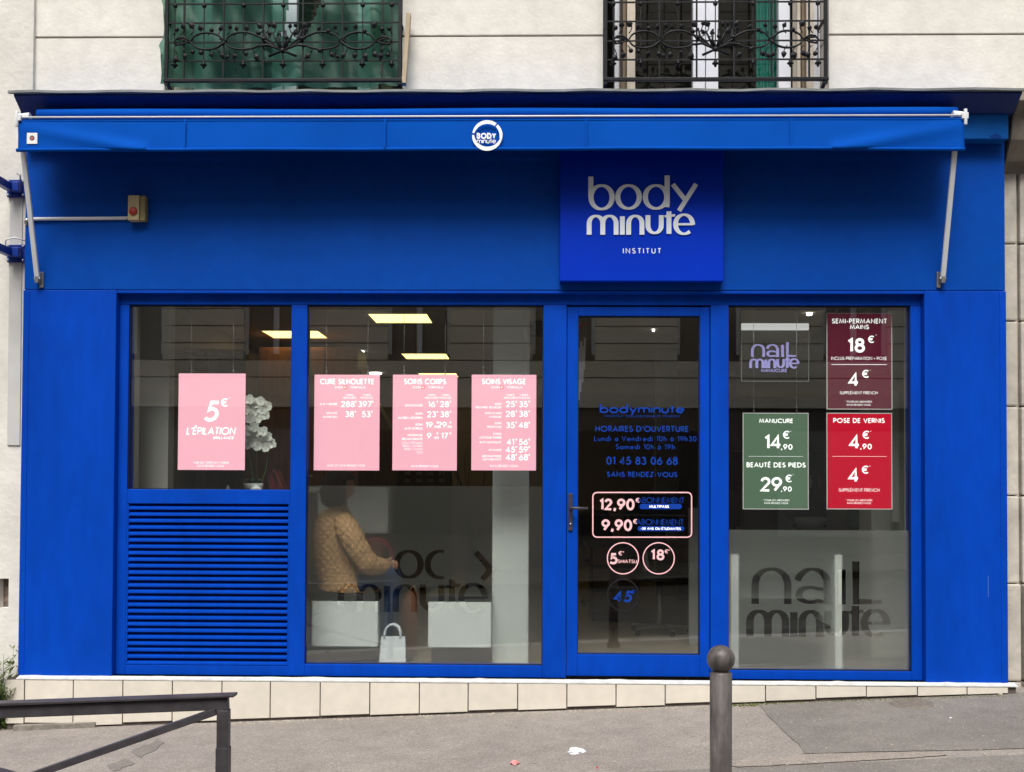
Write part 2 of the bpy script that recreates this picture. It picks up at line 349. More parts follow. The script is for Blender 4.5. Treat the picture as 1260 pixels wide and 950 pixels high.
def lettering(txt, x, z, Y, h, m, parent, align='c', wt=0.13, track=0.14, wscale=1.0, slant=0.0, depth=0.0, name='lettering', label=None, fw=None):
    """text on a plane facing the street: x, z is the anchor on the baseline, Y the plane"""
    st, wd = text_strokes(txt, h, wt, track, wscale, slant)
    if fw:
        k = fw / (wd + slant * h); wd *= k; st = [[(q[0] * k, q[1]) for q in s_] for s_ in st]
    x0 = x - (wd / 2 if align == 'c' else wd if align == 'r' else 0)
    mb = MB(); strokes_mesh(mb, st, lambda a, b: wt * h, lambda p, q, e: (x0 + p, Y - e - depth * (1 if depth else 0), z + q), depth)
    if depth: pass
    o = mb.build(name, m, parent, fix=bool(depth))
    if label: o['label'] = label
    return o
# the shop's own lettering, drawn on its own grid (y down)
def arcp(cx_, cy_, rx, ry, a0, a1, n=20): return [(cx_ + rx * math.cos(R_(a0 + (a1 - a0) * i / n)), cy_ - ry * math.sin(R_(a0 + (a1 - a0) * i / n))) for i in range(n + 1)]
LOGO_BODY = [[(268, 155), (268, 300)], arcp(344, 302, 75, 84, 0, 360, 28), arcp(534, 300, 76, 82, 0, 360, 28), arcp(728, 300, 76, 82, 0, 360, 28), [(806, 148), (806, 340), (803, 372)],
             [(846, 210), (938, 328)], [(1010, 208), (890, 398)]]
LOGO_MINUTE = [[(257, 568), (257, 500)] + arcp(305, 488, 48, 53, 180, 0, 12) + [(353, 568)], [(353, 500)] + arcp(400, 488, 47, 53, 180, 0, 12) + [(447, 568)], [(491, 438), (491, 568)],
               [(535, 568), (535, 500)] + arcp(582, 488, 47, 53, 180, 0, 12) + [(629, 568)], [(671, 430), (671, 500)] + arcp(718, 502, 47, 54, 180, 360, 12) + [(765, 430)],
               [(819, 403), (819, 562)], [(788, 438), (862, 430)], [(872, 494), (986, 494)], arcp(925, 494, 60, 68, -4, 312, 22)]
LOGO_NAIL = [[(285, 395), (285, 290)] + arcp(372, 290, 87, 82, 180, 0, 12) + [(459, 395)], arcp(590, 290, 82, 82, 165, 0, 12) + [(672, 395)], [(672, 318)] + arcp(580, 345, 62, 40, 55, 310, 14) + [(660, 385)],
             [(748, 208), (748, 395)], [(822, 165), (822, 380), (960, 380)]]
def logo(groups, ox, oz, sc, Y, m, parent, wv=38, thin=0.48, depth=0.0, name='lettering'):
    """ox, oz: where the grid's (630, 380) point lies; sc: metres per grid unit"""
    st = [[((q[0] - 630) * sc, (380 - q[1]) * sc) for q in s_] for g_ in groups for s_ in g_]
    wf = lambda a, b: wv * sc * (thin + (1 - thin) * abs(b) ** 1.3)
    mb = MB(); strokes_mesh(mb, st, wf, lambda p, q, e: (ox + p, Y - e - (depth if depth else 0), oz + q), depth, eps=0.0003 if depth else 0.00012)
    return mb.build(name, m, parent, fix=bool(depth))
# ================================================================== GROUND
def sheet(x0, x1, y0, y1, dz, name, m, nx=1, ny=1):
    b = MB(); vs = []
    for j in range(ny + 1):
        for i in range(nx + 1):
            x = x0 + (x1 - x0) * i / nx; y = y0 + (y1 - y0) * j / ny; vs.append((x, y, ground(x, y) + dz))
    b.add(vs, [(j * (nx + 1) + i, j * (nx + 1) + i + 1, (j + 1) * (nx + 1) + i + 1, (j + 1) * (nx + 1) + i) for j in range(ny) for i in range(nx)])
    return tag(b.build(name, m), kind='structure')
sheet(-90, 90, -120, 60, -0.135, 'road', M['road'])
PAVE_Y = -3.05
sheet(-25, 25, PAVE_Y, 0.3, 0, 'pavement', M['asphalt'])
sheet(-25, 25, -16.2, -11.5, 0.0, 'far_pavement', M['asphalt2'])
kb = tag(bpy.data.objects.new('kerb', None), kind='structure'); COL.objects.link(kb)
for i in range(16):
    x = -8 + i * 1.0; y = PAVE_Y; b = MB(); q = 0.006
    def g4(x_, y_, d): return (x_, y_, ground(x_, y_) + d)
    b.hexa([g4(x + q, y - .2, -.16), g4(x + 1 - q, y - .2, -.16), g4(x + 1 - q, y, -.16), g4(x + q, y, -.16), g4(x + q, y - .2, .004), g4(x + 1 - q, y - .2, .004), g4(x + 1 - q, y, .004), g4(x + q, y, .004)])
    b.build('kerb_stone', M['granite'], kb, bevel=0.012)
def gp(u, v):
    """pixel -> point on the sloping pavement"""
    Y = -0.5
    for _ in range(30):
        x, z = at(u, v, Y); d = RM.transposed() @ Vector(((u - CX) / F_PX, -(v - CY) / F_PX, 1.0))
        d3 = Vector((d[0], d[2], d[1])); Y_ = Y
        k = (EYE.z - ground(EYE.x, EYE.y)) / (0.0432 * d3.x + 0.022 * d3.y - d3.z)
        return EYE + d3 * k
def patch(pix, dz, name, m, label=None):
    b = MB(); vs = []
    for p in pix:
        q = gp(*p); vs.append((q.x, q.y, ground(q.x, q.y) + dz))
    b.add(vs, [tuple(range(len(vs)))]); o = b.build(name, m); return tag(o, kind='structure')
def jag(a, b, n, amp):
    out = []
    for i in range(n):
        t = i / n; out.append((a[0] + (b[0] - a[0]) * t + random.uniform(-amp, amp), a[1] + (b[1] - a[1]) * t + random.uniform(-amp, amp) * 0.5))
    return out
patch(jag((933, 868), (958, 893), 6, 2) + jag((958, 893), (990, 927), 6, 2) + jag((990, 928), (1160, 924), 10, 1) + jag((1160, 924), (1420, 918), 6, 1) + [(1420, 918), (1420, 845)], 0.004, 'asphalt_repair', M['asphalt2'])
patch(jag((985, 929), (1165, 925), 12, 1) + jag((1167, 930), (1100, 935), 5, 1) + jag((1000, 940), (890, 946), 6, 1) + jag((880, 940), (985, 931), 5, 1), 0.005, 'asphalt_joint', M['asphalt3'])
patch(jag((735, 952), (900, 946), 10, 1) + jag((900, 946), (1420, 922), 14, 1) + [(1420, 1150), (700, 1150)], 0.0035, 'asphalt_trench', M['asphalt2'])

M['damp'] = asphalt('damp_pavement_asphalt', (.21, .192, .176), (.8, .8, .8))
patch(jag((160, 925), (198, 908), 9, 2.2) + jag((203, 915), (170, 935), 9, 1.6), .003, 'damp_stain', M['damp'])
patch(jag((130, 942), (160, 932), 7, 2) + jag((165, 940), (135, 952), 7, 1.5), .003, 'damp_stain', M['damp'])
# ================================================================== UPPER BUILDING (apartment house above the shop)
WY = 0.12
xa, xb, xc, xd = px(40, WY, 60), px(203, WY, 60), px(495, WY, 60), px(742, WY, 60)
xe, xf = px(1020, WY, 60), 9.0
zc = pz(112, WY); zg = pz(44, WY)
house = thing('apartment_building', (0, WY, zc), 'cream rendered apartment house above the blue shop with two barred windows', 'building')
b = MB(); GW = 0.007
for x0, x1 in ((xa, xb), (xc, xd), (xe, xf)):
    b.box(x0, x1, WY, 0.5, zc - 0.25, zg - GW); b.box(x0, x1, WY, 0.5, zg + GW, 7.2)
b.box(xa, xf, WY + 0.002, 0.5, 7.2, 13.0)
b.box(xa, xf, 0.30, 0.6, zc - 0.6, zc - 0.25)
b.build('wall', M['stucco'], house, bevel=.003)
for x0, x1 in ((xa, xb), (xc, xd), (xe, xf)): MB().box(x0 + .01, x1 - .01, WY + 0.014, 0.45, zg - GW - .01, zg + GW + .01).build('groove', M['groove'], house)
# window of the flats: recess, jambs, casements
M['upframe'] = mat('white_window_wood', (0.68, 0.70, 0.76), 0.5, 0.3, var=0.05)
M['jamb'] = mat('cream_folded_shutter', (0.58, 0.51, 0.42), 0.7, 0.2, var=0.15, vscale=9)
M['jamb2'] = mat('brown_jamb', (0.20, 0.15, 0.10), 0.7, 0.2, var=0.15, vscale=9)
M['curtain'] = mat('teal_curtain', (0.02, 0.20, 0.17), 0.8, 0.1, var=0.12, vscale=6)
M['dim'] = mat('dim_room', (0.06, 0.055, 0.05), 0.9, 0.1, var=0.3, vscale=3)
M['room_wall'] = mat('flat_room_wall', (0.28, 0.27, 0.25), 0.9, 0.1)
def flat_window(x0, x1, bounds, curtain):
    o = thing('casement', (0, 0, 0), None, None); o.parent = house; o.name = 'window'; o.location = (0, 0, 0)
    wy = 0.34; z0, z1 = zc - 0.02, 7.0
    f = MB(); f.box(x0, x1, 0.5, 0.56, z0 - .3, z0); 
    MB().box(x0 - .0, x1, 0.08, 0.5, z0 - .28, z0 + 0.0).build('sill', M['stucco2'], o)
    # room behind
    r = MB(); r.add([(x0 - .4, 2.4, z0), (x1 + .4, 2.4, z0), (x1 + .4, 2.4, z1), (x0 - .4, 2.4, z1), (x0 - .4, .6, z0), (x1 + .4, .6, z0), (x1 + .4, .6, z1), (x0 - .4, .6, z1)], [(0, 1, 2, 3), (0, 4, 5, 1), (2, 6, 7, 3), (0, 3, 7, 4), (1, 5, 6, 2)])
    r.build('room', M['dim'], o)
    for u0, u1, kind in bounds:
        a, c = px(u0, wy, 60), px(u1, wy, 60)
        if kind == 'w': MB().box(a, c, wy - .03, wy + .04, z0, z1).build('frame', M['upframe'], o, bevel=.006)
        elif kind == 'j': MB().box(a, c, wy - .16, wy - .02, z0, z1).build('folded_shutter', M['jamb'], o, bevel=.005)
        elif kind == 'k': MB().box(a, c, wy - .14, wy - .03, z0, z1).build('folded_shutter', M['jamb2'], o, bevel=.005)
        elif kind == 'g': MB().box(a - .005, c + .005, wy, wy + .005, z0 + .06, z1).build('pane', M['glass_up'], o); MB().box(a, c, wy - .02, wy + .03, z0, z0 + .06).build('bottom_rail', M['upframe'], o)
    if curtain:
        a, c = px(curtain[0], wy + .1, 60), px(curtain[1], wy + .1, 60); m_ = MB(); n = 40; vs = []
        for i in range(n + 1):
            t = i / n; vs += [(a + (c - a) * t, wy + .12 + .02 * math.sin(t * 22), z0), (a + (c - a) * t, wy + .12 + .02 * math.sin(t * 22), z1)]
        m_.add(vs, [(2 * i, 2 * i + 2, 2 * i + 3, 2 * i + 1) for i in range(n)], True); m_.build('curtain', M['curtain'], o, fix=False)
    for k in ('label', 'category'):
        if k in o: del o[k]
    return o
wb = [(756, 762, 'w'), (762, 768, 'k'), (769, 779, 'j'), (781, 851, 'g'), (852, 867, 'w'), (868, 883, 'w'), (884, 934, 'g'), (934, 956, 'g'), (957, 972, 'w'), (974, 978, 'j'), (980, 984, 'k'), (985, 994, 'j'), (996, 1008, 'w')]
flat_window(xd, xe, wb, (931, 958))
wa = [(207, 222, 'k'), (224, 238, 'j'), (240, 262, 'w'), (263, 335, 'g'), (336, 350, 'w'), (351, 366, 'w'), (367, 440, 'g'), (441, 458, 'w'), (460, 470, 'j'), (472, 486, 'k')]
flat_window(xb, xc, wa, None)
# wall of the house to the left, and the stone front to the right
lh = thing('neighbour_building', (px(-60, .08), .08, -.3), 'pale aged rendered house wall along the left edge', 'building')
xl = px(41, 0.09, 60); xs = px(34, .09, 600)
hu0, hu1 = px(1, .09), px(12.5, .09); hz1, hz0 = pz(712, .09, 8), pz(748, .09, 8)
b = MB(); b.box(-14, xl, 0.09, 0.5, zc - .1, 13)
b.box(-14, hu0, .09, .5, -1.2, zc - .1); b.box(hu1, xs, .09, .5, -1.2, zc - .1); b.box(hu0, hu1, .09, .5, -1.2, hz0); b.box(hu0, hu1, .09, .5, hz1, zc - .1)
b.build('wall', M['stucco2'], lh)
MB().box(hu0 - .01, hu1 + .01, .15, .2, hz0 - .01, hz1 + .01).build('broken_hole', mat('crumbled_brick', (.17, .13, .11), .95, .1, var=.5, vscale=25, bump=1, bscale=40), lh)
b = MB(); b.bar((px(15, .085), .085, pz(235, .085)), (px(16, .085), .085, pz(550, .085)), .085, .009, (0, 1, 0)); b.build('shade_strip', mat('grey_shade_strip', (.53, .525, .51), .9, .1, var=.08), lh)  # shading band painted as a strip darker than the wall
rh = thing('stone_building', (px(1256, .15), .15, .2), 'weathered grey limestone front along the right edge', 'building')
ys = 0.16; xr = px(1236, ys, 500); 
zb = [pz(v, ys, 1250) for v in (870, 838, 718, 610, 500, 395, 300, 205, 150)]
for i in range(len(zb) - 1):
    xx = [xr - .2, px(1252.5, ys, 500)]
    MB().box(xx[0], xx[1], ys - random.uniform(0, .008) - (.03 if i < 2 else 0), .5, zb[i] + (.004 if i else -1), zb[i + 1] - .004).build('stone_block', M['stone'], rh, bevel=.012)
    MB().box(xx[1] + .02, xx[1] + .9, ys - random.uniform(0, .012) - (.04 if i < 2 else 0), .5, zb[i] + (.004 if i else -1), zb[i + 1] - .004).build('stone_block', M['stone'], rh, bevel=.015)
MB().box(xr - .1, 8, .2, .55, -.5, zc - .3).build('backing_wall', M['stone'], rh)
b = MB(); x0 = px(1240, .0, 150); zt = pz(118, 0, 1250)
b.extrude_x([(.2, zt), (-.12, zt), (-.14, zt - .08), (-.05, zt - .16), (-.02, zt - .3), (.06, zt - .42), (.2, zt - .5)], x0 + .01, x0 + .9); b.build('corbel', mat('dark_corbel_stone', (.2, .18, .15), .9, .1, var=.3, vscale=8, bump=.3, bscale=25), rh, bevel=.01)  # corbel coloured darker than the stone blocks

# ================================================================== SHOPFRONT
shop = thing('shopfront', (0, 0, pz(836)), 'bright blue painted shopfront with glazed door, three windows and slatted vent', 'shopfront')
XL, XR = px(26, 0, 560), px(1239, 0, 560)
Zs = pz(836)                         # top of the plinth
Zf = pz(357)                         # foot of the fascia
Zh = pz(178)                         # foot of the header box
Zt = pz(113, -.1)
FY = 0.055                           # front of the window frames
GY = 0.085                           # glass
xi0, xi1 = px(141, 0, 560), px(1138, 0, 560)
# fascia, piers
MB().box(XL + .004, XR - .004, 0.0, 0.22, Zf, Zh + .02).build('fascia', M['blue_fascia'], shop, bevel=.005)
for k, (x0, x1) in enumerate(((XL, xi0), (xi1, XR))):
    p = MB().box(x0, x1, -.004, 0.22, Zs, Zf - .003).build('pier', M['blue'], shop, bevel=.006)
    e0 = x0 + .012 if k == 0 else x1 - .045
    MB().box(e0, e0 + .03, -.0075, -.003, Zs + .004, Zf - .01).build('edge_strip', M['blue'], p, bevel=.0015)
M['scuff'] = mat('pale_scuff', (.05, .13, .42), .7, .1); M['touchup'] = mat('dark_touch_up', (.001, .035, .20), .6, .1)
x_, z_ = at(1216, 722, -.006); MB().box(x_ - .0025, x_ + .0025, -.0065, -.0042, z_ - .07, z_ + .07).build('scratch', M['scuff'], p)
x_, z_ = at(1225, 168, -.1); MB().add([(x_ - .045, -.1012, z_), (x_, -.1012, z_ - .018), (x_ + .045, -.1012, z_), (x_, -.1012, z_ + .02)], [(0, 1, 2, 3)]).build('touched_up_spot', M['touchup'], shop)
# header box and cornice
HB = -0.10
MB().box(XL + .01, px(1241, HB, 150), HB, .2, Zh, Zt + .01).build('header_box', M['blue_hdr'], shop, bevel=.006)
xcl, xcr = px(11, -.24, 112), px(1262, -.24, 112)
ztop = pz(110.5, -.24)
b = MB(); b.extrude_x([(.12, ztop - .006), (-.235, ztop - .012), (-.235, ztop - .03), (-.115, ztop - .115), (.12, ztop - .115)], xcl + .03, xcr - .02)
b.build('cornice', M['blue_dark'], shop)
b = MB(); n = 40; vs = []
for i in range(n + 1):
    x = xcl + (xcr - xcl) * i / n; wv = .004 * math.sin(i * 1.7) + random.uniform(-.002, .002)
    vs += [(x, .13, ztop + .012), (x, -.255, ztop + wv), (x, -.257, ztop - .016 + wv), (x, -.236, ztop - .018)]
b.add(vs, [(4 * i + k, 4 * i + k + 1, 4 * i + k + 5, 4 * i + k + 4) for i in range(n) for k in range(3)]); b.build('metal_flashing', M['zinc'], shop, fix=False)
# plinth
PY = -.055
plinth = MB().box(px(8, PY, 870), XR + .03, PY + .012, .3, -.9, Zs - .012).build('plinth', M['grout'], shop)
b = MB(); n = 120; vs = []
x0, x1 = px(20, PY, 836), XR + .04
for i in range(n + 1):
    x = x0 + (x1 - x0) * i / n; top = Zs + .001 + random.choice((0, 0, 0, .002, .004)) * (1 if i % 7 < 4 else 0)
    vs += [(x, -.001, top + .002), (x, -.008, top - .002), (x, PY - .003, Zs - .008), (x, PY - .003, Zs - .015)]
b.add(vs, [(4 * i + k, 4 * i + k + 1, 4 * i + k + 5, 4 * i + k + 4) for i in range(n) for k in range(3)]); b.build('sill', M['sill'], shop, fix=False)
tx = [6, 30, 90, 151, 212, 273, 332.5, 394, 455, 516, 576, 637, 697.5, 758, 818.5, 880, 942, 1004, 1066, 1129, 1190, 1241]
for i in range(len(tx) - 1):
    a, c = px(tx[i], PY, 860) + .0035, px(tx[i + 1], PY, 860) - .0035
    g0 = .0 + (.045 if i < 2 else .012 + random.uniform(0, .012)); zt_ = Zs - .019; dy = random.uniform(0, .003)
    za, zc2 = ground(a, PY) + g0, ground(c, PY) + g0
    if i < 2: za = zc2 = min(za, zc2) 
    if zt_ - za < .02: za = zt_ - .02
    if zt_ - zc2 < .012: zc2 = zt_ - .012
    MB().hexa([(a, PY - dy, za), (c, PY - dy, zc2), (c, PY + .01, zc2), (a, PY + .01, za), (a, PY - dy, zt_), (c, PY - dy, zt_), (c, PY + .01, zt_), (a, PY + .01, zt_)]).build('tile', M['tile'], plinth, bevel=.002)
# frames
zhead, zsill = pz(361.5, FY), Zs + .002
def FX(u): return px(u, FY, 590)
def FZ(v, u=640): return pz(v, FY, u)
ZG1 = FZ(375.5); ZB2 = FZ(819); ZB3 = FZ(825.5, 1000)
def frame(rects, name, parent, y0=FY, y1=.16):
    b = MB()
    for x0, x1, z0, z1 in rects: b.box(x0, x1, y0, y1, z0, z1)
    return b.build(name, M['blue'], parent, bevel=.004)
def pane(x0, x1, z0, z1, parent, name='pane'):
    o = MB().box(x0 - .008, x1 + .008, GY, GY + .008, z0 - .008, z1 + .008).build(name, M['glass'], parent)
    g = .005; b = MB()
    for a in ((x0, x0 + g, z0, z1), (x1 - g, x1, z0, z1), (x0 + g, x1 - g, z0, z0 + g), (x0 + g, x1 - g, z1 - g * 1.6, z1)): b.box(a[0], a[1], GY - .012, GY - .001, a[2], a[3])
    b.build('gasket', M['gasket'], parent); return o
X = dict(l=xi0, a0=FX(156.5), a1=FX(357), b0=FX(376.5), b1=FX(668), p1=FX(697.5), d0=FX(711), d1=FX(861.5), p2=FX(873.5), c0=FX(896.5), c1=FX(1121), r=xi1)
ZT = zhead
# head rail and fixed posts
frame([(X['l'], X['r'], ZG1 + .002, Zf - .004)], 'head_rail', shop)
MB().box(X['l'], X['r'], -.0, FY - .001, Zf - .022, Zf - .004).build('drip_edge', M['blue'], shop, bevel=.003)
frame([(X['a1'], X['b0'], zsill, ZG1)], 'post', shop); 
frame([(X['b1'], X['p1'] - .004, zsill, ZG1)], 'post', shop, FY - .004)
frame([(X['p2'] + .004, X['c0'], zsill, ZG1)], 'post', shop, FY - .004)
frame([(X['c1'], X['r'] - .001, zsill, ZG1)], 'post', shop); frame([(X['l'] + .001, X['a0'], zsill, ZG1)], 'post', shop)
# window one over the vent
z1b = FZ(602, 260)
w1 = thing('window', (X['a0'], FY, z1b), None, None); w1.parent = shop; w1.location = Vector((X['a0'], FY, z1b)) - wloc(shop)
pane(X['a0'], X['a1'], z1b, ZG1, w1)
zl1, zl0 = FZ(620, 260), FZ(819, 260)
frame([(X['a0'], X['a1'], zl1, z1b - .002)], 'transom', shop)
lou = frame([(X['a0'] - .001, X['a0'] + .012, zl0, zl1), (X['a1'] - .012, X['a1'] + .001, zl0, zl1), (X['a0'] - .001, X['a1'] + .001, zsill, zl0)], 'louvre_panel', shop, FY + .003)
MB().box(X['a0'], X['a1'], .13, .15, zl0, zl1).build('vent_back', M['gasket'], lou)
NS = 25; pitch = (zl1 - zl0) / NS
b = MB(); y0 = FY + .006; zz = zl0
prof = [(y0, zz + .001), (y0 - .004, zz + .006), (y0 - .003, zz + .0185), (y0 + .006, zz + .0235), (y0 + .045, zz + pitch * .95), (y0 + .047, zz + pitch * .9), (y0 + .008, zz + .016), (y0 + .006, zz + .003)]
b.extrude_x(prof, X['a0'] + .013, X['a1'] - .013); sl = b.build('slat', M['blue'], lou, fix=True)
for i in range(1, NS): share(sl, (0, 0, pitch * i + random.uniform(-.0008, .0008)), lou)
# windows two and three
def shop_window(x0, x1, zb_):
    o = thing('window', (x0, FY, zb_), None, None); o.parent = shop; o.location = Vector((x0, FY, zb_)) - wloc(shop)
    pane(x0, x1, zb_, ZG1, o); frame([(x0, x1, zsill, zb_ - .001)], 'bottom_rail', o); return o
w2 = shop_window(X['b0'], X['b1'], ZB2); w3 = shop_window(X['c0'], X['c1'], ZB3)
for o in (w1, w2, w3):
    for k in ('label', 'category'):
        if k in o: del o[k]
w1['label'] = 'small window above the slatted vent'; w2['label'] = 'wide window with frosted lower half'; w3['label'] = 'frosted window right of the door'
# door
door = thing('door', (X['p1'], FY, zsill), None, None); door.parent = shop; door.location = Vector((X['p1'], FY, zsill)) - wloc(shop); door['label'] = 'glazed blue entrance door'
zd0, zd1 = FZ(806, 786), FZ(388.5, 786); DT = FZ(377.5, 786)
frame([(X['p1'], X['d0'], zsill + .012, DT), (X['d1'], X['p2'], zsill + .012, DT), (X['d0'], X['d1'], zd1, DT), (X['d0'], X['d1'], zsill + .012, zd0)], 'frame', door, FY + .008, .15)
pane(X['d0'], X['d1'], zd0, zd1, door)
hx = px(702, FY, 630); b = MB(); b.box(hx - .014, hx + .014, FY - .004, FY + .01, FZ(653, 702), FZ(607, 702)); b.build('handle_plate', M['steel_dark'], door, bevel=.004)
hz = FZ(625, 702); b = MB(); b.tube([(hx, FY, hz), (hx, FY - .05, hz), (hx + .015, FY - .06, hz), (hx + .115, FY - .058, hz - .002)], .009, 10); b.build('handle', M['steel_dark'], door)
MB().lathe([(0, -.006), (.008, -.006), (.008, .004)], (hx, FY - .004, FZ(645, 702)), 10, ax='y').build('lock_cylinder', M['chrome'], door)
# satin films with the lettering cut out
def film(x0, x1, z0, z1, cut_strokes, wf, parent, ox, oz, sc, fm='film'):
    yb = GY + .0095; th = .0016
    base = MB().box(x0 + .001, x1 - .001, yb, yb + th, z0 + .001, z1).build('privacy_film', M['film'], None)
    cm = MB(); st = [[((q[0] - 630) * sc, (380 - q[1]) * sc) for q in s_] for s_ in cut_strokes]
    for k, s_ in enumerate(st):
        e = .0004 * k + .004
        l, r, cl = ribbon(s_, wf); n = len(l); vs = []
        for yy in (yb - e, yb + th + e): vs += [(ox + q[0], yy, oz + q[1]) for q in l] + [(ox + q[0], yy, oz + q[1]) for q in r]
        m = 2 * n; seg = [(i, (i + 1) % n) for i in range(n if cl else n - 1)]
        fs = [(j, i, n + i, n + j) for i, j in seg] + [(m + i, m + j, m + n + j, m + n + i) for i, j in seg] + [(i, j, m + j, m + i) for i, j in seg] + [(n + j, n + i, m + n + i, m + n + j) for i, j in seg]
        if not cl: fs += [(0, m, m + n, n), (n - 1, 2 * n - 1, m + 2 * n - 1, m + n - 1)]
        cm.add(vs, fs)
    c = cm.build('cutter', M['film'], None)
    md = base.modifiers.new('cut', 'BOOLEAN'); md.operation = 'DIFFERENCE'; md.object = c; md.solver = 'EXACT'; md.use_self = True
    bpy.context.view_layer.update(); dg = bpy.context.evaluated_depsgraph_get()
    me = bpy.data.meshes.new_from_object(base.evaluated_get(dg)); base.modifiers.clear(); base.data = me
    bpy.data.objects.remove(c)
    me.materials.clear(); me.materials.append(M[fm]); me.materials.append(M['film_back'])
    for p in me.polygons: p.material_index = 0 if p.normal.y < -.9 else 1
    L = wloc(parent); me.transform(Matrix.Translation(-L)); base.parent = parent
    return base
BODY_PART = [LOGO_BODY[2], arcp(735, 300, 82, 82, 80, 285, 16), [(990, 222), (1052, 305)], [(1052, 300), (1000, 392)], [(268, 250), (268, 300)]]
fz2 = at(520, 598, GY)[1]
sc2 = (px(522, GY) - px(485, GY)) / 190.0
cut2 = [LOGO_BODY[2], arcp(735, 300, 82, 84, 75, 285, 16), [(958, 222), (1052, 330), (1000, 394)]] + \
       [[(q[0] * 1.25 - 215, q[1] * 1.25 - 110) for q in s_] for s_ in LOGO_MINUTE]
film(X['b0'], X['b1'], ZB2, fz2, cut2, lambda a, b: 40 * sc2 * (.42 + .58 * abs(b) ** 1.3), w2, px(522, GY), pz(711, GY), sc2)
fz3 = at(1010, 652.5, GY)[1]
sc3 = (px(1098, GY) - px(918, GY)) / 780.0
film(X['c0'], X['c1'], ZB3, fz3, LOGO_NAIL + LOGO_MINUTE, lambda a, b: 40 * sc3 * (.42 + .58 * abs(b) ** 1.3), w3, px(1009, GY), pz(738, GY), sc3, 'film_silver')
# lettering stuck on the door glass
M['dec_blue'] = mat('blue_vinyl', (.003, .045, .34), .5, .2, emit=.0)
M['dec_pink'] = mat('pink_vinyl', (.95, .55, .58), .5, .2)
M['dec_grey'] = mat('dark_grey_vinyl', (.016, .016, .02), .5, .2)
DYY = GY - .0012
def dl(txt, u, v0, v1, m, **k):
    x, z = at(u, v1, DYY); h = at(u, v0, DYY)[1] - z
    if 'fp' in k: k['fw'] = k.pop('fp') / 182.8
    return lettering(txt, x, z, DYY, h, m, door, **k)
dl('bodyminute', 790, 497, 508.5, M['dec_blue'], wt=.16, track=.09, wscale=1.42)
dl('INSTITUT EXCLUSIVEMENT FEMININ', 790, 510.5, 513.5, M['dec_blue'], wt=.16, track=.42)
dl("HORAIRES D'OUVERTURE", 790, 524, 531.5, M['dec_blue'], wt=.16, track=.12, wscale=.93)
dl('Lundi a Vendredi 10h à 19h30', 794, 536.5, 543, M['dec_blue'], wt=.13, track=.2, wscale=.95)
dl('Samedi 10h à 19h', 794, 546.5, 553, M['dec_blue'], wt=.13, track=.2, wscale=.95)
dl('01 45 83 06 68', 790, 562, 572, M['dec_blue'], wt=.17, track=.1, wscale=.88)
dl('SANS RENDEZ-VOUS', 790, 580.5, 587, M['dec_blue'], wt=.18, track=.13, wscale=.95)
def ring(mb, u, v, rp, wpx, Y, n=40, a0=0, a1=360):
    x, z = at(u, v, Y); s_ = 1 / 182.0; pts = [(x + rp * s_ * math.cos(R_(a0 + (a1 - a0) * i / n)), z + rp * s_ * math.sin(R_(a0 + (a1 - a0) * i / n))) for i in range(n + 1)]
    strokes_mesh(mb, [pts], lambda a, b: wpx * s_, lambda p, q, e: (p, Y - e, q))
def rrect(mb, u0, v0, u1, v1, r, wpx, Y):
    pts = []
    for cu, cv, a in ((u1 - r, v0 + r, 90), (u1 - r, v1 - r, 0), (u0 + r, v1 - r, -90), (u0 + r, v0 + r, -180)):
        for i in range(7):
            t = R_(a - 15 * i); pts.append(at(cu + r * math.cos(t), cv - r * math.sin(t), Y))
    pts.append(pts[0]); s_ = 1 / 182.0
    strokes_mesh(mb, [pts], lambda a, b: wpx * s_, lambda p, q, e: (p, Y - e, q))
def bar_fill(mb, u0, v0, u1, v1, Y):
    r = (v1 - v0) / 2; vs = []
    for cu, cv, a in ((u1 - r, v0 + r, 90), (u0 + r, v0 + r, 270)):
        for i in range(9):
            t = R_(a - 22.5 * i); q = at(cu + r * math.cos(t), cv - r * math.sin(t), Y); vs.append((q[0], Y, q[1]))
    mb.add(vs, [tuple(range(len(vs)))])
b = MB(); rrect(b, 729.5, 606, 851, 661, 5, 1.5, DYY); b.build('decal_frame', M['dec_pink'], door, fix=False)
b = MB(); q0, q1 = at(737, 633.5, DYY), at(845, 633.5, DYY); b.box(q0[0], q1[0], DYY - .0003, DYY, q0[1] - .0012, q0[1] + .0012); b.build('decal_rule', M['dec_grey'], door)
dl('12,90', 759, 613.5, 628, M['dec_pink'], wt=.2, track=.06, wscale=.92)
dl('€', 784, 612.5, 618.5, M['dec_pink'], wt=.17)
dl('9,90', 759, 639, 653.5, M['dec_pink'], wt=.2, track=.06, wscale=.92)
dl('€', 781, 638.5, 644.5, M['dec_pink'], wt=.17)
dl('ABONNEMENT', 813, 612, 619, M['dec_blue'], wt=.11, track=.08)
dl('ABONNEMENT', 812, 639, 646, M['dec_blue'], wt=.11, track=.08)
b = MB(); bar_fill(b, 787, 620, 839, 626.5, DYY); b.build('decal_pill', M['dec_blue'], door, fix=False)
b = MB(); bar_fill(b, 784.5, 647.5, 842, 653.5, DYY); b.build('decal_pill', M['dec_blue'], door, fix=False)
DYY -= .0008
dl('MULTIPASS', 811, 621.6, 625, M['print_white'], wt=.17, track=.12)
dl('-30 ANS OU ÉTUDIANTES', 813, 649, 652, M['print_white'], wt=.17, track=.12)
DYY += .0008
for u, v, m in ((766.5, 687, M['dec_pink']), (810.5, 687, M['dec_pink']), (766.5, 732, M['dec_grey'])):
    b = MB(); ring(b, u, v, 19, 1.3, DYY); b.build('decal_ring', m, door, fix=False)
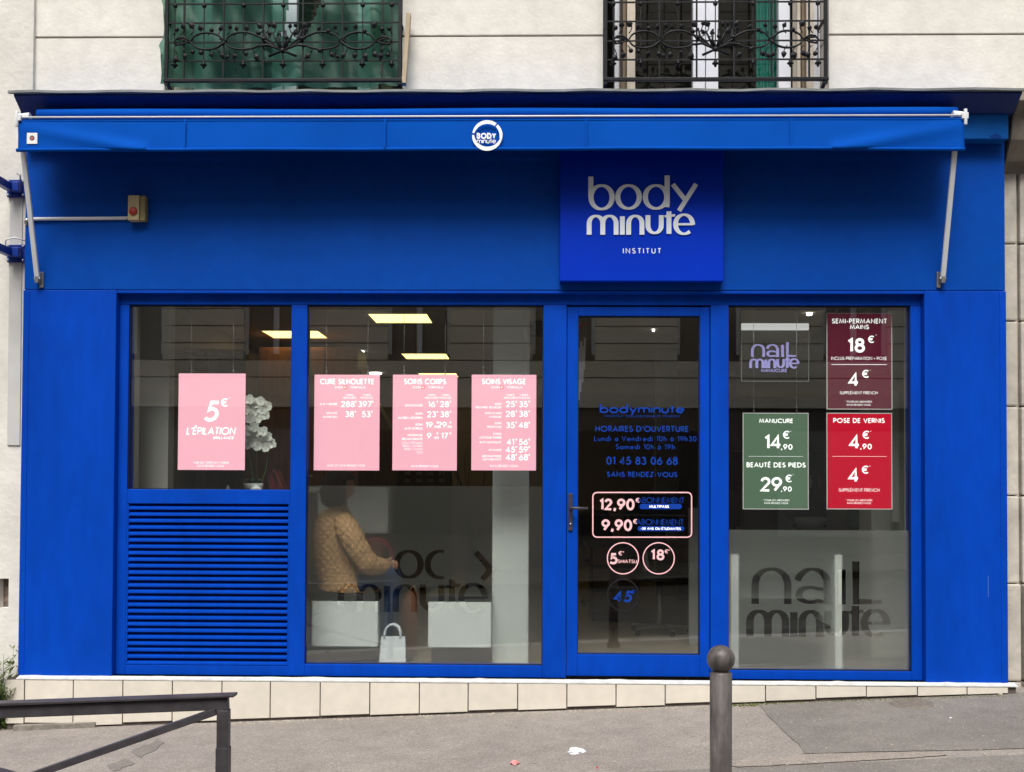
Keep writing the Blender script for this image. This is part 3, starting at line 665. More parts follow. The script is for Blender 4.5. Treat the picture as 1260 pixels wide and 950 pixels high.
dl('5', 755, 680.5, 694.5, M['dec_pink'], wt=.2); dl('€*', 764.5, 678, 683.5, M['dec_pink'], wt=.17); dl('SHIATSU', 772, 688.5, 693, M['dec_pink'], wt=.16, track=.1)
dl('18', 809, 676, 689.5, M['dec_pink'], wt=.2); dl('€*', 821, 676, 681, M['dec_pink'], wt=.17)
dl('45', 765.5, 727, 741, M['dec_blue'], wt=.2, slant=.15); dl('€*', 780, 726, 731, M['dec_blue'], wt=.17)
dl('LUNDI 1 JOURS', 766.5, 721, 724, M['dec_grey'], wt=.15)

# ================================================================== AWNING
AY = -0.33
awn = thing('awning', (0, AY, pz(187, AY)), 'retracted blue canvas awning with hanging valance and round white emblem', 'awning')
ax0, ax1 = px(23, AY, 160), px(1186, AY, 160)
zva, zvb = pz(146, AY), pz(186.5, AY)
b = MB(); nx_, nz_ = 240, 10; vs = []
for j in range(nz_ + 1):
    t = j / nz_
    for i in range(nx_ + 1):
        s_ = i / nx_; x = ax0 + (ax1 - ax0) * s_
        d = .006 * math.sin(s_ * 9 + 1) * t + .004 * math.sin(s_ * 31) * t
        e0, e1 = max(0, 1 - s_ / .14), max(0, (s_ - .86) / .14)
        d += .03 * t * math.exp(-((t - (.15 + (1 - e0) * .9)) / .22) ** 2) * (e0 > 0) + .03 * t * math.exp(-((t - (.15 + (1 - e1) * .9)) / .22) ** 2) * (e1 > 0)
        vs.append((x + (.006 * t if i == 0 else 0), AY - d - .012 * t, zva + (zvb - zva) * t + .006 * math.sin(s_ * 3.1) * t))
b.add(vs, [(j * (nx_ + 1) + i, j * (nx_ + 1) + i + 1, (j + 1) * (nx_ + 1) + i + 1, (j + 1) * (nx_ + 1) + i) for j in range(nz_) for i in range(nx_)], True)
val = b.build('valance', M['blue_fab'], awn, fix=False)
sm = val.modifiers.new('thick', 'SOLIDIFY'); sm.thickness = .002
b = MB(); vs = []
for i in range(nx_ + 1):
    s_ = i / nx_; q = vs; x0_, y0_, z0_ = b.v and b.v[0] or (0, 0, 0)
pts = [tuple(a + c for a, c in zip((ax0 + (ax1 - ax0) * i / 80, AY - .018 - .006 * math.sin(i / 80 * 9 + 1) - .004 * math.sin(i / 80 * 31), zvb + .006 + .006 * math.sin(i / 80 * 3.1)), (0, 0, 0))) for i in range(81)]
b = MB(); b.tube(pts, .0115, 10); b.build('hem', M['blue_fab'], val)
for u in (228.5, 474, 721, 972):
    x = px(u, AY, 165); b = MB(); b.bar((x, AY - .019, zva - .004), (x, AY - .027, zvb + .02), .012, .002, (0, 1, 0)); b.build('seam', M['blue_fab'], val)
zr = pz(139, -.2); b = MB(); xr1 = px(1177, -.2, 138)
b.tube([(ax0 + .06 + (xr1 - ax0 - .06) * i / 30, -.19, zr - .006 + .003 * math.sin(i * .5)) for i in range(31)], .038, 20); b.build('canvas_roll', M['blue_fab'], awn)
b = MB(); b.tube([(ax0 + .005, AY - .008, zva + .012), (ax1 + .0, AY - .008, zva + .013)], .0062, 10); b.build('front_bar', M['silver'], awn)
b = MB(); b.extrude_x([(-.17, zva + .004), (AY - .004, zva + .002), (AY - .006, zva - .012), (-.17, zva - .012)], ax0 + .01, ax1 - .01); b.build('bar_channel', M['blue_fab'], awn)
for sx, xe_ in ((1, ax0), (-1, ax1)):
    b = MB(); b.box(xe_ - .018, xe_ + .022, AY - .022, AY + .025, zva - .012, zva + .028); b.tube([(xe_ - .03 * sx, AY + .03, zva + .02), (xe_ + .06 * sx, AY + .03, zva + .03)], .026, 14); b.tube([(xe_ - .005 * sx, AY - .015, zva - .05), (xe_ - .005 * sx, AY - .015, zva + .05)], .011, 8)
    b.build('end_joint', M['silver'], awn, bevel=.003)
# folding arms
for u0, v0, u1, v1 in ((28, 182, 46, 343), (1175, 182, 1160, 343)):
    A_, B_ = p3(u0, v0, AY + .02), p3(u1, v1, -.035)
    b = MB(); b.bar(A_, B_, .032, .02, (0, 1, 0)); ar = b.build('arm', M['silver'], awn, bevel=.005)
    b = MB(); s_ = 1 if u0 < 600 else -1
    b.box(B_.x + (.004 if s_ > 0 else -.03), B_.x + (.03 if s_ > 0 else -.004), -.013, -.0045, B_.z - .055, B_.z + .05); b.box(B_.x - .012, B_.x + .012, -.05, -.006, B_.z - .03, B_.z + .025)
    b.tube([(B_.x - .022, -.035, B_.z), (B_.x + .022, -.035, B_.z)], .009, 10)
    b.build('arm_bracket', M['chrome'], ar, bevel=.002)
# round emblem on the valance
cxm, czm = at(599.5, 166.5, AY - .03); em = thing('emblem', (cxm, AY - .03, czm), None, None); em.parent = awn; em.location = Vector((cxm, AY - .03, czm)) - wloc(awn)
EYm = AY - .028; rr = 18 / 191.0
def crescent(a0, a1, wmax, amid):
    st = [(cxm + rr * math.cos(R_(a)), czm + rr * math.sin(R_(a))) for a in [a0 + (a1 - a0) * i / 30 for i in range(31)]]
    mb = MB(); l = []; r = []
    for i, q in enumerate(st):
        a = a0 + (a1 - a0) * i / 30; ww = wmax * max(.08, math.cos(R_(a - amid) * .72)) / 2
        l.append((cxm + (rr + ww * .3) * math.cos(R_(a)), EYm, czm + (rr + ww * .3) * math.sin(R_(a)))); r.append((cxm + (rr - ww * 1.7) * math.cos(R_(a)), EYm, czm + (rr - ww * 1.7) * math.sin(R_(a))))
    n = len(l); mb.add(l + r, [(i, i + 1, n + i + 1, n + i) for i in range(n - 1)]); mb.build('emblem_ring', M['letter_w'], em, fix=False)
M['letter_w'] = mat('white_print_canvas', (.84, .85, .86), .7, .2)
crescent(52, 170, .024, 90); crescent(46, -12, .02, 30); crescent(178, 348, .026, 262)
x_, z_ = at(598.5, 171, EYm); lettering('BODY', x_, z_, EYm, at(600, 163.5, EYm)[1] - z_, M['letter_w'], em, wt=.24, track=.04, wscale=.74)
x_, z_ = at(598.5, 176.5, EYm); lettering('minute', x_, z_, EYm, (at(600, 171.5, EYm)[1] - z_) * 1.45, M['letter_w'], em, wt=.13, track=.02, wscale=.95)
# small maker's tag
x0, z0 = at(33, 177, AY - .022); x1, z1 = at(46, 163.5, AY - .022)
tg = MB().box(x0, x1, AY - .0225, AY - .0205, z0, z1).build('maker_tag', M['white'], awn)
MB().ball(((x0 + x1) / 2, AY - .0228, (z0 + z1) / 2 + .002), (.016, .0012, .017), 14, 8).build('tag_print', mat('dark_print', (.08, .08, .1), .6, .2), tg)
MB().ball(((x0 + x1) / 2, AY - .0242, (z0 + z1) / 2 - .001), (.009, .0008, .009), 12, 8).build('tag_print', mat('red_print', (.6, .12, .1), .6, .2), tg)

# ================================================================== SIGN BOX
SY = -0.075
sg = thing('shop_sign', (px(790, SY), SY, pz(346, SY)), 'square blue box sign with raised pale letters above the door', 'sign')
sx0, sx1, sz0, sz1 = px(689, SY, 300), px(890.5, SY, 300), pz(346, SY, 790), pz(178, SY, 790)
MB().box(sx0, sx1, SY, -.003, sz0, sz1).build('box', M['blue_sign'], sg, bevel=.006)
lsc = (px(859, SY, 250) - px(722, SY, 250)) / 785.0
lx, lz = at(790, 256.5, SY); lz0 = lz
logo([LOGO_BODY], lx, lz, lsc, SY, M['letter'], sg, wv=36, thin=.44, depth=.007)
logo([LOGO_MINUTE], lx, lz, lsc, SY, M['letter'], sg, wv=34, thin=.44, depth=.007)
x_, z_ = at(790, 312, SY); lettering('INSTITUT', x_, z_, SY - .0006, at(790, 305.3, SY)[1] - z_, M['letter'], sg, wt=.16, track=.34)

# ================================================================== AWNING CONTROL BOX
cb = thing('switch_box', (px(169, 0), 0, pz(271, 0)), 'small beige switch box with red button and white conduit on fascia', 'switch box')
M['beige'] = mat('aged_beige_plastic', (.42, .34, .20), .5, .3, var=.12, vscale=30)
x0, z0 = at(157.5, 271, -.06); x1, z1 = at(178.5, 240.5, -.06)
MB().box(x0, x0 + (x1 - x0) * .66, -.066, -.001, z0, z1).build('housing', M['beige'], cb, bevel=.004)
MB().box(x0 + (x1 - x0) * .68, x1, -.055, -.001, z0, z1).build('side_cover', mat('olive_plastic', (.22, .18, .08), .5, .3, var=.15, vscale=30), cb, bevel=.004)
x_, z_ = at(164, 260, -.066); MB().lathe([(0, -.012), (.024, -.012), (.028, -.006), (.028, .001)], (x_, -.066, z_), 20, ax='y').build('button', mat('red_button', (.32, .03, .02), .45, .4), cb)
zt_ = pz(269.5, -.012, 90); b = MB(); b.tube([(px(30, -.012), -.012, zt_), (px(158, -.012), -.012, zt_ + .006)], .0115, 10); b.build('conduit', M['silver'], cb)
b = MB(); b.tube([(px(30, 0) - .005, .02, zt_ - .045), (px(30, 0) - .012, -.012, zt_ - .02), (px(30, 0) + .005, -.014, zt_)], .012, 10); b.build('cable_bend', M['chrome'], cb)

# ================================================================== SIGN BRACKETS on the left edge
for k, (v0, lab) in enumerate(((232, 'upper dark blue steel bracket projecting beside the awning arm'), (312, 'lower dark blue steel bracket with loose white cable'))):
    c = p3(16, v0, .07)
    sb = thing('sign_bracket', (c.x, .07, c.z), lab, 'bracket', 'brackets for a hanging sign')
    MB().box(c.x - .04, c.x + .085, .065, .089, c.z - .06, c.z + .06).build('plate', M['blue_br'], sb, bevel=.004)
    MB().box(c.x - .022, c.x + .022, -.62, .065, c.z - .03, c.z + .022).build('arm', M['blue_br'], sb, bevel=.004)
    MB().box(c.x + .024, c.x + .07, .0, .064, c.z - .035, c.z + .03).build('gusset', M['blue_br'], sb, bevel=.006)
    b = MB()
    for dx, dz in ((-.03, -.047), (.072, -.047), (-.03, .047), (.072, .047)): b.lathe([(0, -.008), (.008, -.008), (.009, .001)], (c.x + dx, .064, c.z + dz), 8, ax='y')
    b.build('bolts', M['chrome'], sb)
    if k == 1:
        b = MB(); b.tube([(c.x - .05, .06, c.z + .03), (c.x - .03, .03, c.z + .085), (c.x + .03, .03, c.z + .10), (c.x + .09, .05, c.z + .085)], .005, 8); b.build('cable', M['white'], sb)
    else:
        b = MB(); b.tube([(c.x + .06, .05, c.z + .05), (c.x + .06, .045, c.z + .085), (c.x + .04, .045, c.z + .095)], .006, 8); b.build('hook', M['chrome'], sb)

# ================================================================== IRON WINDOW GUARDS
def guard(x0, x1, label):
    RY = -.02
    z0 = pz(103, RY); z1 = zc + 1.0
    g = thing('window_guard', ((x0 + x1) / 2, RY, z0), label, 'railing', 'wrought iron window guards')
    W_ = x1 - x0; pxm = 1 / 186.0
    zr_ = [pz(v, RY) for v in (98.5, 74, 51, 27, 3.5)]
    for x in (x0, x1): MB().box(x - .011, x + .011, RY - .011, RY + .011, z0 - .005, z1).build('end_post', M['iron'], g)
    b = MB(); b.box(x0 - .016, x1 + .016, RY - .016, RY + .012, zr_[0] - .011, zr_[0] + .011); b.build('bottom_rail', M['iron'], g, bevel=.003)
    for q in zr_[1:] + [z1 - .03]:
        th = .0045
        MB().box(x0, x1, RY - th, RY + th, q - th, q + th).build('cross_bar', M['iron'], g)
    for x in (x0, x1):
        b = MB(); b.bar((x, RY, zr_[0]), (x + (.0), WY + .05, zr_[0] - .06), .02, .02); b.build('wall_fixing', M['iron'], g); b = MB(); b.bar((x, RY, zr_[3] + .02), (x, WY + .05, zr_[3] + .02), .014, .014); b.build('wall_fixing', M['iron'], g)
    fr = [.075, .245, .415, .585, .755, .925]
    for f_ in fr: MB().box(x0 + W_ * f_ - .0055, x0 + W_ * f_ + .0055, RY - .0062, RY + .0062, zr_[0] + .012, z1).build('bar', M['iron'], g)
    mids = [.035] + [(fr[i] + fr[i + 1]) / 2 for i in range(5)] + [.965]
    fin = None
    for f_ in mids:
        x = x0 + W_ * f_
        MB().box(x - .003, x + .003, RY - .004, RY + .004, zr_[1], z1).build('thin_bar', M['iron'], g)
        if fin is None:
            fx = x; zf = zr_[1]
            fin = MB().lathe([(0, -.055), (.007, -.048), (.010, -.040), (.006, -.034), (.022, -.030), (.022, -.024), (.008, -.020), (.013, -.012), (.006, -.004), (.006, .004)], (x, RY, zf), 10).build('finial', M['iron'], g)
        else: share(fin, (x - fx, 0, 0), g)
        MB().lathe([(0, -.03), (.014, -.02), (.016, -.008), (.005, .002)], (x, RY, zr_[4] + .0), 8).build('bud', M['iron'], g)
    # scrolling vine between the second and fourth rails
    zm = (zr_[1] + zr_[3]) / 2; H = (zr_[3] - zr_[1]) / 2; yv = RY - .012
    rnd = random.Random(3)
    def leaf(mb, x, z, a, L):
        d = Vector((math.cos(a), 0, math.sin(a))); n_ = Vector((-d.z, 0, d.x)); o = Vector((x, yv, z))
        pts = [o, o + d * L * .35 + n_ * L * .36, o + d * L * .7 + n_ * L * .24, o + d * L, o + d * L * .7 - n_ * L * .24, o + d * L * .35 - n_ * L * .36]
        mid = [o + d * L * .5 + Vector((0, -.012, 0)), o + d * L * .5 + Vector((0, .004, 0))]
        mb.add(pts + mid, [(i, (i + 1) % 6, 6) for i in range(6)] + [((i + 1) % 6, i, 7) for i in range(6)], False)
    cx0 = x0 + W_ * .5
    def vine(p_, r_=.0085):
        m_ = MB(); m_.tube(p_, [r_ * (1 - .35 * i / len(p_)) for i in range(len(p_))], 6); return m_
    for sd_ in (-1, 1):
        def V(f_, zz): return (cx0 + sd_ * W_ * f_, yv, zm + zz * H)
        def arc_pts(fc, fr_, zc_, hr, a0, a1, n=14): return [V(fc + fr_ * math.cos(R_(a0 + (a1 - a0) * i / n)), zc_ + hr * math.sin(R_(a0 + (a1 - a0) * i / n))) for i in range(n + 1)]
        curves = [[V(0, -.5), V(.03, -.3), V(.075, 0), V(.10, .25)] + arc_pts(.17, .07, .05, .42, 140, 0) + [V(.245, 0), V(.26, -.1)],
                  [V(-.06, -.8), V(0, -.5), V(.06, -.2), V(.10, -.25)] + arc_pts(.17, .075, -.05, .38, 205, 350) + [V(.25, -.02), V(.27, .12)],
                  [V(.245, 0), V(.262, .15)] + arc_pts(.325, .065, .03, .42, 150, 10) + [V(.40, -.05), V(.43, .1), V(.455, .12)],
                  [V(.245, -.02), V(.262, -.15)] + arc_pts(.325, .065, -.03, .4, 210, 350) + [V(.40, 0), V(.43, -.15), V(.46, -.2)],
                  [V(.40, 0), V(.425, .22), V(.45, .18), V(.465, 0), V(.45, -.2), V(.43, -.1)],
                  [V(.01, -.45), V(.03, .1), V(.045, .45)], [V(.02, -.4), V(.07, .15), V(.08, .6)], [V(.0, -.5), V(.015, .0), V(.012, .55)]]
        for c_ in curves: vine(c_).build('vine', M['iron'], g)
        spots = [(.105, .55, 100), (.15, .62, 70), (.195, .62, 60), (.225, .7, 80), (.12, -.75, 240), (.16, -.62, 260), (.20, -.7, 300), (.225, -.8, 330), (.27, .62, 110), (.305, .7, 60), (.35, .62, 80), (.38, .75, 60), (.27, -.72, 230), (.31, -.68, 260), (.35, -.72, 280), (.385, -.65, 310),
                 (.425, .72, 80), (.455, .75, 100), (.42, -.72, 260), (.45, -.85, 300), (.03, .75, 80), (.06, .8, 110), (.085, .75, 60), (.05, .35, 70), (.015, .3, 90), (.08, .2, 40)]
        for f_, zz, a in spots:
            m_ = MB(); q = V(f_, zz - .12 * math.sin(R_(a))); m_.tube([q, V(f_ + .006, zz * .62), V(f_ + .014, zz * .45)], .0038, 5); aa = R_(a if sd_ > 0 else 180 - a)
            if rnd.random() < .35: m_.ball((q[0], yv, q[2]), (.016, .014, .016), 8, 6)
            else: leaf(m_, q[0], q[2], aa + rnd.uniform(-.3, .3), .05 + rnd.uniform(-.008, .012))
            m_.build('leaf', M['iron'], g)
    MB().lathe([(0, -.014), (.016, -.01), (.02, 0), (.016, .008)], (cx0, yv, zm - .5 * H), 10, ax='y').build('rosette', M['iron'], g)
    return g
guard(px(205, -.02, 60), px(492, -.02, 60), 'black iron scrollwork window guard in front of green tarpaulin')
guard(px(745, -.02, 60), px(1016, -.02, 60), 'black iron scrollwork window guard before white framed window')

# green tarpaulin behind the left guard
def tarp_mat():
    m = bpy.data.materials.new('green_tarpaulin'); m.use_nodes = True; t = m.node_tree; N, L = t.nodes, t.links; b = N['Principled BSDF']
    b.inputs['Base Color'].default_value = (.036, .12, .09, 1); b.inputs['Roughness'].default_value = .6
    tl = N.new('ShaderNodeBsdfTranslucent'); tl.inputs[0].default_value = (.10, .27, .2, 1)
    tr = N.new('ShaderNodeBsdfTransparent'); tr.inputs[0].default_value = (.35, .75, .6, 1)
    a = N.new('ShaderNodeMixShader'); a.inputs[0].default_value = .35; c = N.new('ShaderNodeMixShader'); c.inputs[0].default_value = .22
    L.new(b.outputs[0], a.inputs[1]); L.new(tl.outputs[0], a.inputs[2]); L.new(a.outputs[0], c.inputs[1]); L.new(tr.outputs[0], c.inputs[2]); L.new(c.outputs[0], N['Material Output'].inputs[0])
    return m
M['tarp'] = tarp_mat()
b = MB(); nx_, nz_ = 90, 40; x0, x1 = px(195, .05, 60), px(490, .05, 60); z0, z1 = zc - .0, zc + 1.0; vs = []; fs = []
rn = random.Random(5); ph = [rn.uniform(0, 6) for _ in range(8)]
for j in range(nz_ + 1):
    for i in range(nx_ + 1):
        s_, t = i / nx_, j / nz_
        y = .05 + .025 * math.sin(s_ * 14 + 3 * t + ph[0]) + .018 * math.sin(s_ * 33 - 9 * t + ph[1]) + .012 * math.sin(s_ * 61 + 15 * t + ph[2]) + .02 * math.sin(t * 13 + s_ * 7 + ph[3])
        if s_ < .05: y = .03 + .02 * math.sin(t * 20)
        x = x0 + (x1 - x0) * s_ + (.05 * t * (1 - s_) ** 6) 
        if i == 0: x = x0 + .012 + .045 * abs(math.sin(t * 9 + .6))
        vs.append((x, y, z0 + (z1 - z0) * t))
for j in range(nz_):
    for i in range(nx_):
        s_, t = (i + .5) / nx_, (j + .5) / nz_
        zz = (z1 - z0) * t
        if zz > .36 and abs(s_ - .56 - .22 * (zz - .36)) < .045 + .08 * (zz - .36): continue     # torn opening
        if zz < .02 and s_ < .05: continue
        fs.append((j * (nx_ + 1) + i, j * (nx_ + 1) + i + 1, (j + 1) * (nx_ + 1) + i + 1, (j + 1) * (nx_ + 1) + i))
b.add(vs, fs, True); tag(b.build('tarpaulin', M['tarp'], None, fix=False), 'crumpled dark green plastic tarpaulin draped behind the left window guard', 'tarpaulin')
A_, B_ = p3(503, 18, .04), p3(497, 104, .0)
b = MB(); b.bar(A_ + Vector((0, 0, .0)), B_, .03, .05, (0, 1, 0)); tag(b.build('plank', mat('raw_plank', (.42, .34, .24), .8, .2, var=.15, vscale=20, stretch=(3, 3, .4)), None, bevel=.003), 'narrow raw timber plank leaning beside the left window guard', 'plank')

# ================================================================== SHOP INTERIOR
FL = 0.20; CE = 3.12; BK = 9.6
M['floor_in'] = mat('beige_floor', (.34, .29, .23), .35, .4, var=.08, vscale=3)
M['ceil'] = mat('ceiling_board', (.5, .47, .43), .9, .1, var=.05)
M['wall_in'] = mat('taupe_wall', (.30, .25, .21), .85, .15, var=.08, vscale=2)
M['wall_grey'] = mat('grey_partition', (.30, .30, .29), .8, .2, var=.05)
M['wall_white'] = mat('white_partition', (.60, .59, .56), .8, .2, var=.04)
M['wood'] = mat('red_brown_wood', (.26, .115, .07), .45, .3, var=.18, vscale=3, stretch=(12, 12, 1))
M['wood_dk'] = mat('dark_brown_wood', (.13, .09, .068), .5, .3, var=.18, vscale=3, stretch=(12, 12, 1))
M['black'] = mat('black_laminate', (.018, .018, .02), .4, .35, var=.1)
M['blackp'] = mat('black_plastic', (.012, .012, .013), .45, .4)
M['lacquer'] = mat('white_lacquer', (.74, .76, .75), .35, .4, var=.03)
M['glow'] = mat('lit_diffuser', (.9, .85, .6), .6, .2, emit=1.3, ecol=(1.0, .74, .26))
M['spot'] = mat('lit_spot', (.9, .9, .9), .6, .2, emit=2.0, ecol=(1.0, .96, .88))
xw0, xw1 = -3.28, 3.0
def st(name, mb, m): return tag(mb.build(name, m), kind='structure')
st('shop_floor', MB().box(xw0, xw1, .17, BK, FL - .3, FL), M['floor_in'])
st('shop_ceiling', MB().box(xw0, xw1, .23, BK, CE, CE + .2), M['ceil'])
st('shop_wall_back', MB().box(xw0, xw1, BK, BK + .2, FL - .3, CE + .2), M['wall_in'])
st('shop_wall_left', MB().box(xw0 - .15, xw0, .23, BK + .2, FL - .3, CE + .2), M['wall_in'])
st('shop_wall_right', MB().box(xw1, xw1 + .12, .23, BK + .2, FL - .3, CE + .2), M['wall_grey'])
st('window_wall', MB().box(xw0, xw1, .225, .30, pz(372, .23) + .03, CE - .001).box(xw0, xi0 + .05, .225, .3, FL, pz(372, .23) + .029).box(xi1 - .03, xw1, .225, .3, FL, pz(372, .23) + .029), M['wall_white'])
# partition left of the first window, seen edge on
xp = px(200, .5, 480)
tag(MB().box(xw0 + .001, xp, .63, .75, FL + .001, CE - .001).build('partition', M['wall_white']), 'narrow white partition inside the left window', 'partition')
# ledge behind the first window, over the ventilation unit
zl = pz(602, .3, 260) - .02
tag(MB().box(xi0 + .06, X['b0'] - .03, .17, .62, FL + .001, zl).build('display_ledge', M['wood_dk'], None, bevel=.004), 'low dark ledge behind the window over the vent', 'ledge')
# pillar
xq0, xq1 = px(606, .5, 600), px(651, .5, 600)
pl = tag(MB().box(xq0, xq1, .5, .8, FL + .001, CE - .001).build('pillar', M['lacquer'], None, bevel=.01), 'square white pillar inside the wide window', 'pillar')
# wooden cupboards at the back left
cu = thing('cupboard', (px(370, 4), 4, FL), 'tall red brown wooden cupboard wall behind the left windows', 'cupboard')
x0, x1 = px(318, 4.2, 500), px(440, 4.2, 500); zt_ = pz(428, 4.2)
MB().box(x0, x1, 4.2, 4.8, FL + .002, zt_).build('carcass', M['wood'], cu, bevel=.006)
nd = 3
for i in range(nd):
    a = x0 + (x1 - x0) * i / nd + .01; c = x0 + (x1 - x0) * (i + 1) / nd - .01
    for z0_, z1_ in ((FL + .08, FL + 1.25), (FL + 1.28, zt_ - .03)):
        d_ = MB().box(a, c, 4.178, 4.199, z0_, z1_).build('cupboard_door', M['wood'], cu, bevel=.003)
        MB().box((a + c) / 2 - .06, (a + c) / 2 + .06, 4.155, 4.177, (z0_ + .1 if z0_ > 1 else z1_ - .1), (z0_ + .115 if z0_ > 1 else z1_ - .085)).build('pull', M['lacquer'], d_)
b = MB(); b.hexa([(x1, 4.3, FL + .002), (px(490, 4.4), 4.3, FL + .002), (px(490, 4.4), 4.7, FL + .002), (x1, 4.7, FL + .002), (x1, 4.3, pz(455, 4.3)), (px(490, 4.4), 4.3, pz(545, 4.3)), (px(490, 4.4), 4.7, pz(545, 4.3)), (x1, 4.7, pz(455, 4.3))])
b.build('stair_side', M['wood_dk'], cu)
bs = thing('bookcase', (px(240, 3), 3, FL), 'dark brown bookcase at the left behind the pink poster', 'bookcase')
x0, x1 = px(206, 2.8, 500), px(300, 2.8, 500)
for q in (x0, (x0 + x1) / 2, x1): MB().box(q - .015, q + .015, 2.8, 3.2, FL + .002, 2.75).build('side', M['wood_dk'], bs)
for z0_ in (.5, .95, 1.4, 1.85, 2.3, 2.74): MB().box(x0 + .016, x1 - .016, 2.81, 3.2, z0_, z0_ + .025).build('shelf', M['wood'], bs)
MB().box(x0, x1, 3.2, 3.22, FL + .002, 2.75).build('back', M['wood_dk'], bs)
# chart on the wall behind the posters
xx0, xx1 = px(480, 6, 580), px(556, 6, 580)
ch = thing('notice_board', (px(520, 6), 6, 1), 'pinned sheets board low behind the middle pink poster', 'notice board')
MB().box(xx0, xx1, 6.0, 6.06, FL + .002, pz(560, 6)).build('panel', M['wood_dk'], ch)
rn = random.Random(11)
for i in range(5):
    for j in range(2):
        a = xx0 + .04 + i * (xx1 - xx0 - .06) / 5; z_ = pz(585 + j * 9, 6)
        MB().box(a, a + .075, 5.992, 5.998, z_, z_ + .035 + rn.uniform(0, .015)).build('sheet', M['wall_grey'], ch)
wpn = thing('wall_unit', (px(430, 1.5), 1.5, FL), 'pale blurred wall unit behind the seated person', 'wall unit')
x0, x1 = px(379, 1.35, 620), px(478, 1.35, 620)
MB().box(x0, x1, 1.35, 1.6, pz(658, 1.35), pz(600, 1.35)).build('cabinet', M['wall_white'], wpn, bevel=.02)
MB().box(x0 + .05, x1 - .05, 1.4, 1.6, FL + .001, pz(658, 1.35) - .001).build('base', M['wood'], wpn)
# ceiling lights
def ceil_light(u0, u1, v, lab):
    d = (CE - EYE.z) * F_PX / (597 - v); Y = d - 7.0
    Y = max(.9, Y)
    x0, x1 = at(u0, v, Y)[0], at(u1, v, Y)[0]
    o = thing('ceiling_light', ((x0 + x1) / 2, Y + .3, CE), lab, 'ceiling light', 'square ceiling light panels')
    b = MB(); f = .025
    for a in ((x0, x1, Y, Y + f), (x0, x1, Y + .6 - f, Y + .6), (x0, x0 + f, Y + f, Y + .6 - f), (x1 - f, x1, Y + f, Y + .6 - f)): b.box(a[0], a[1], a[2], a[3], CE - .018, CE - .001)
    b.build('frame', M['lacquer'], o)
    MB().box(x0 + f, x1 - f, Y + f, Y + .6 - f, CE - .012, CE - .002).build('diffuser', M['glow'], o)
ceil_light(449, 528, 383.5, 'glowing square ceiling panel nearest the wide window')
ceil_light(318, 393, 405, 'glowing ceiling panel seen across the post between two windows')
ceil_light(491, 551, 433.5, 'glowing ceiling panel above the middle pink poster')
ceil_light(512, 563, 458, 'farthest glowing ceiling panel just above the middle pink poster')
def spot(u, v, Y, lab, w_=.07):
    x, z = at(u, v, Y)
    o = MB(); o.lathe([(0, -.004), (w_ * .8, -.004), (w_, 0), (w_, .02)], (x, Y, CE - .021), 14); tag(o.build('spotlight', M['spot']), lab, 'spotlight', 'small round ceiling spots')
def spot_at(u, v, lab, r=.045):
    Y = (CE - EYE.z) * F_PX / (597 - v) - 7.0; spot(u, v, Y, lab, r)
spot_at(438, 432, 'tiny lit spotlight left of the middle ceiling panel', .10)
spot_at(804, 404.5, 'tiny lit spotlight seen through the top of the door', .014)
spot_at(996, 384, 'small lit spotlight above the acrylic nail sign', .028)
spot_at(462, 459, 'tiny lit spotlight above the silhouette poster corner', .09)

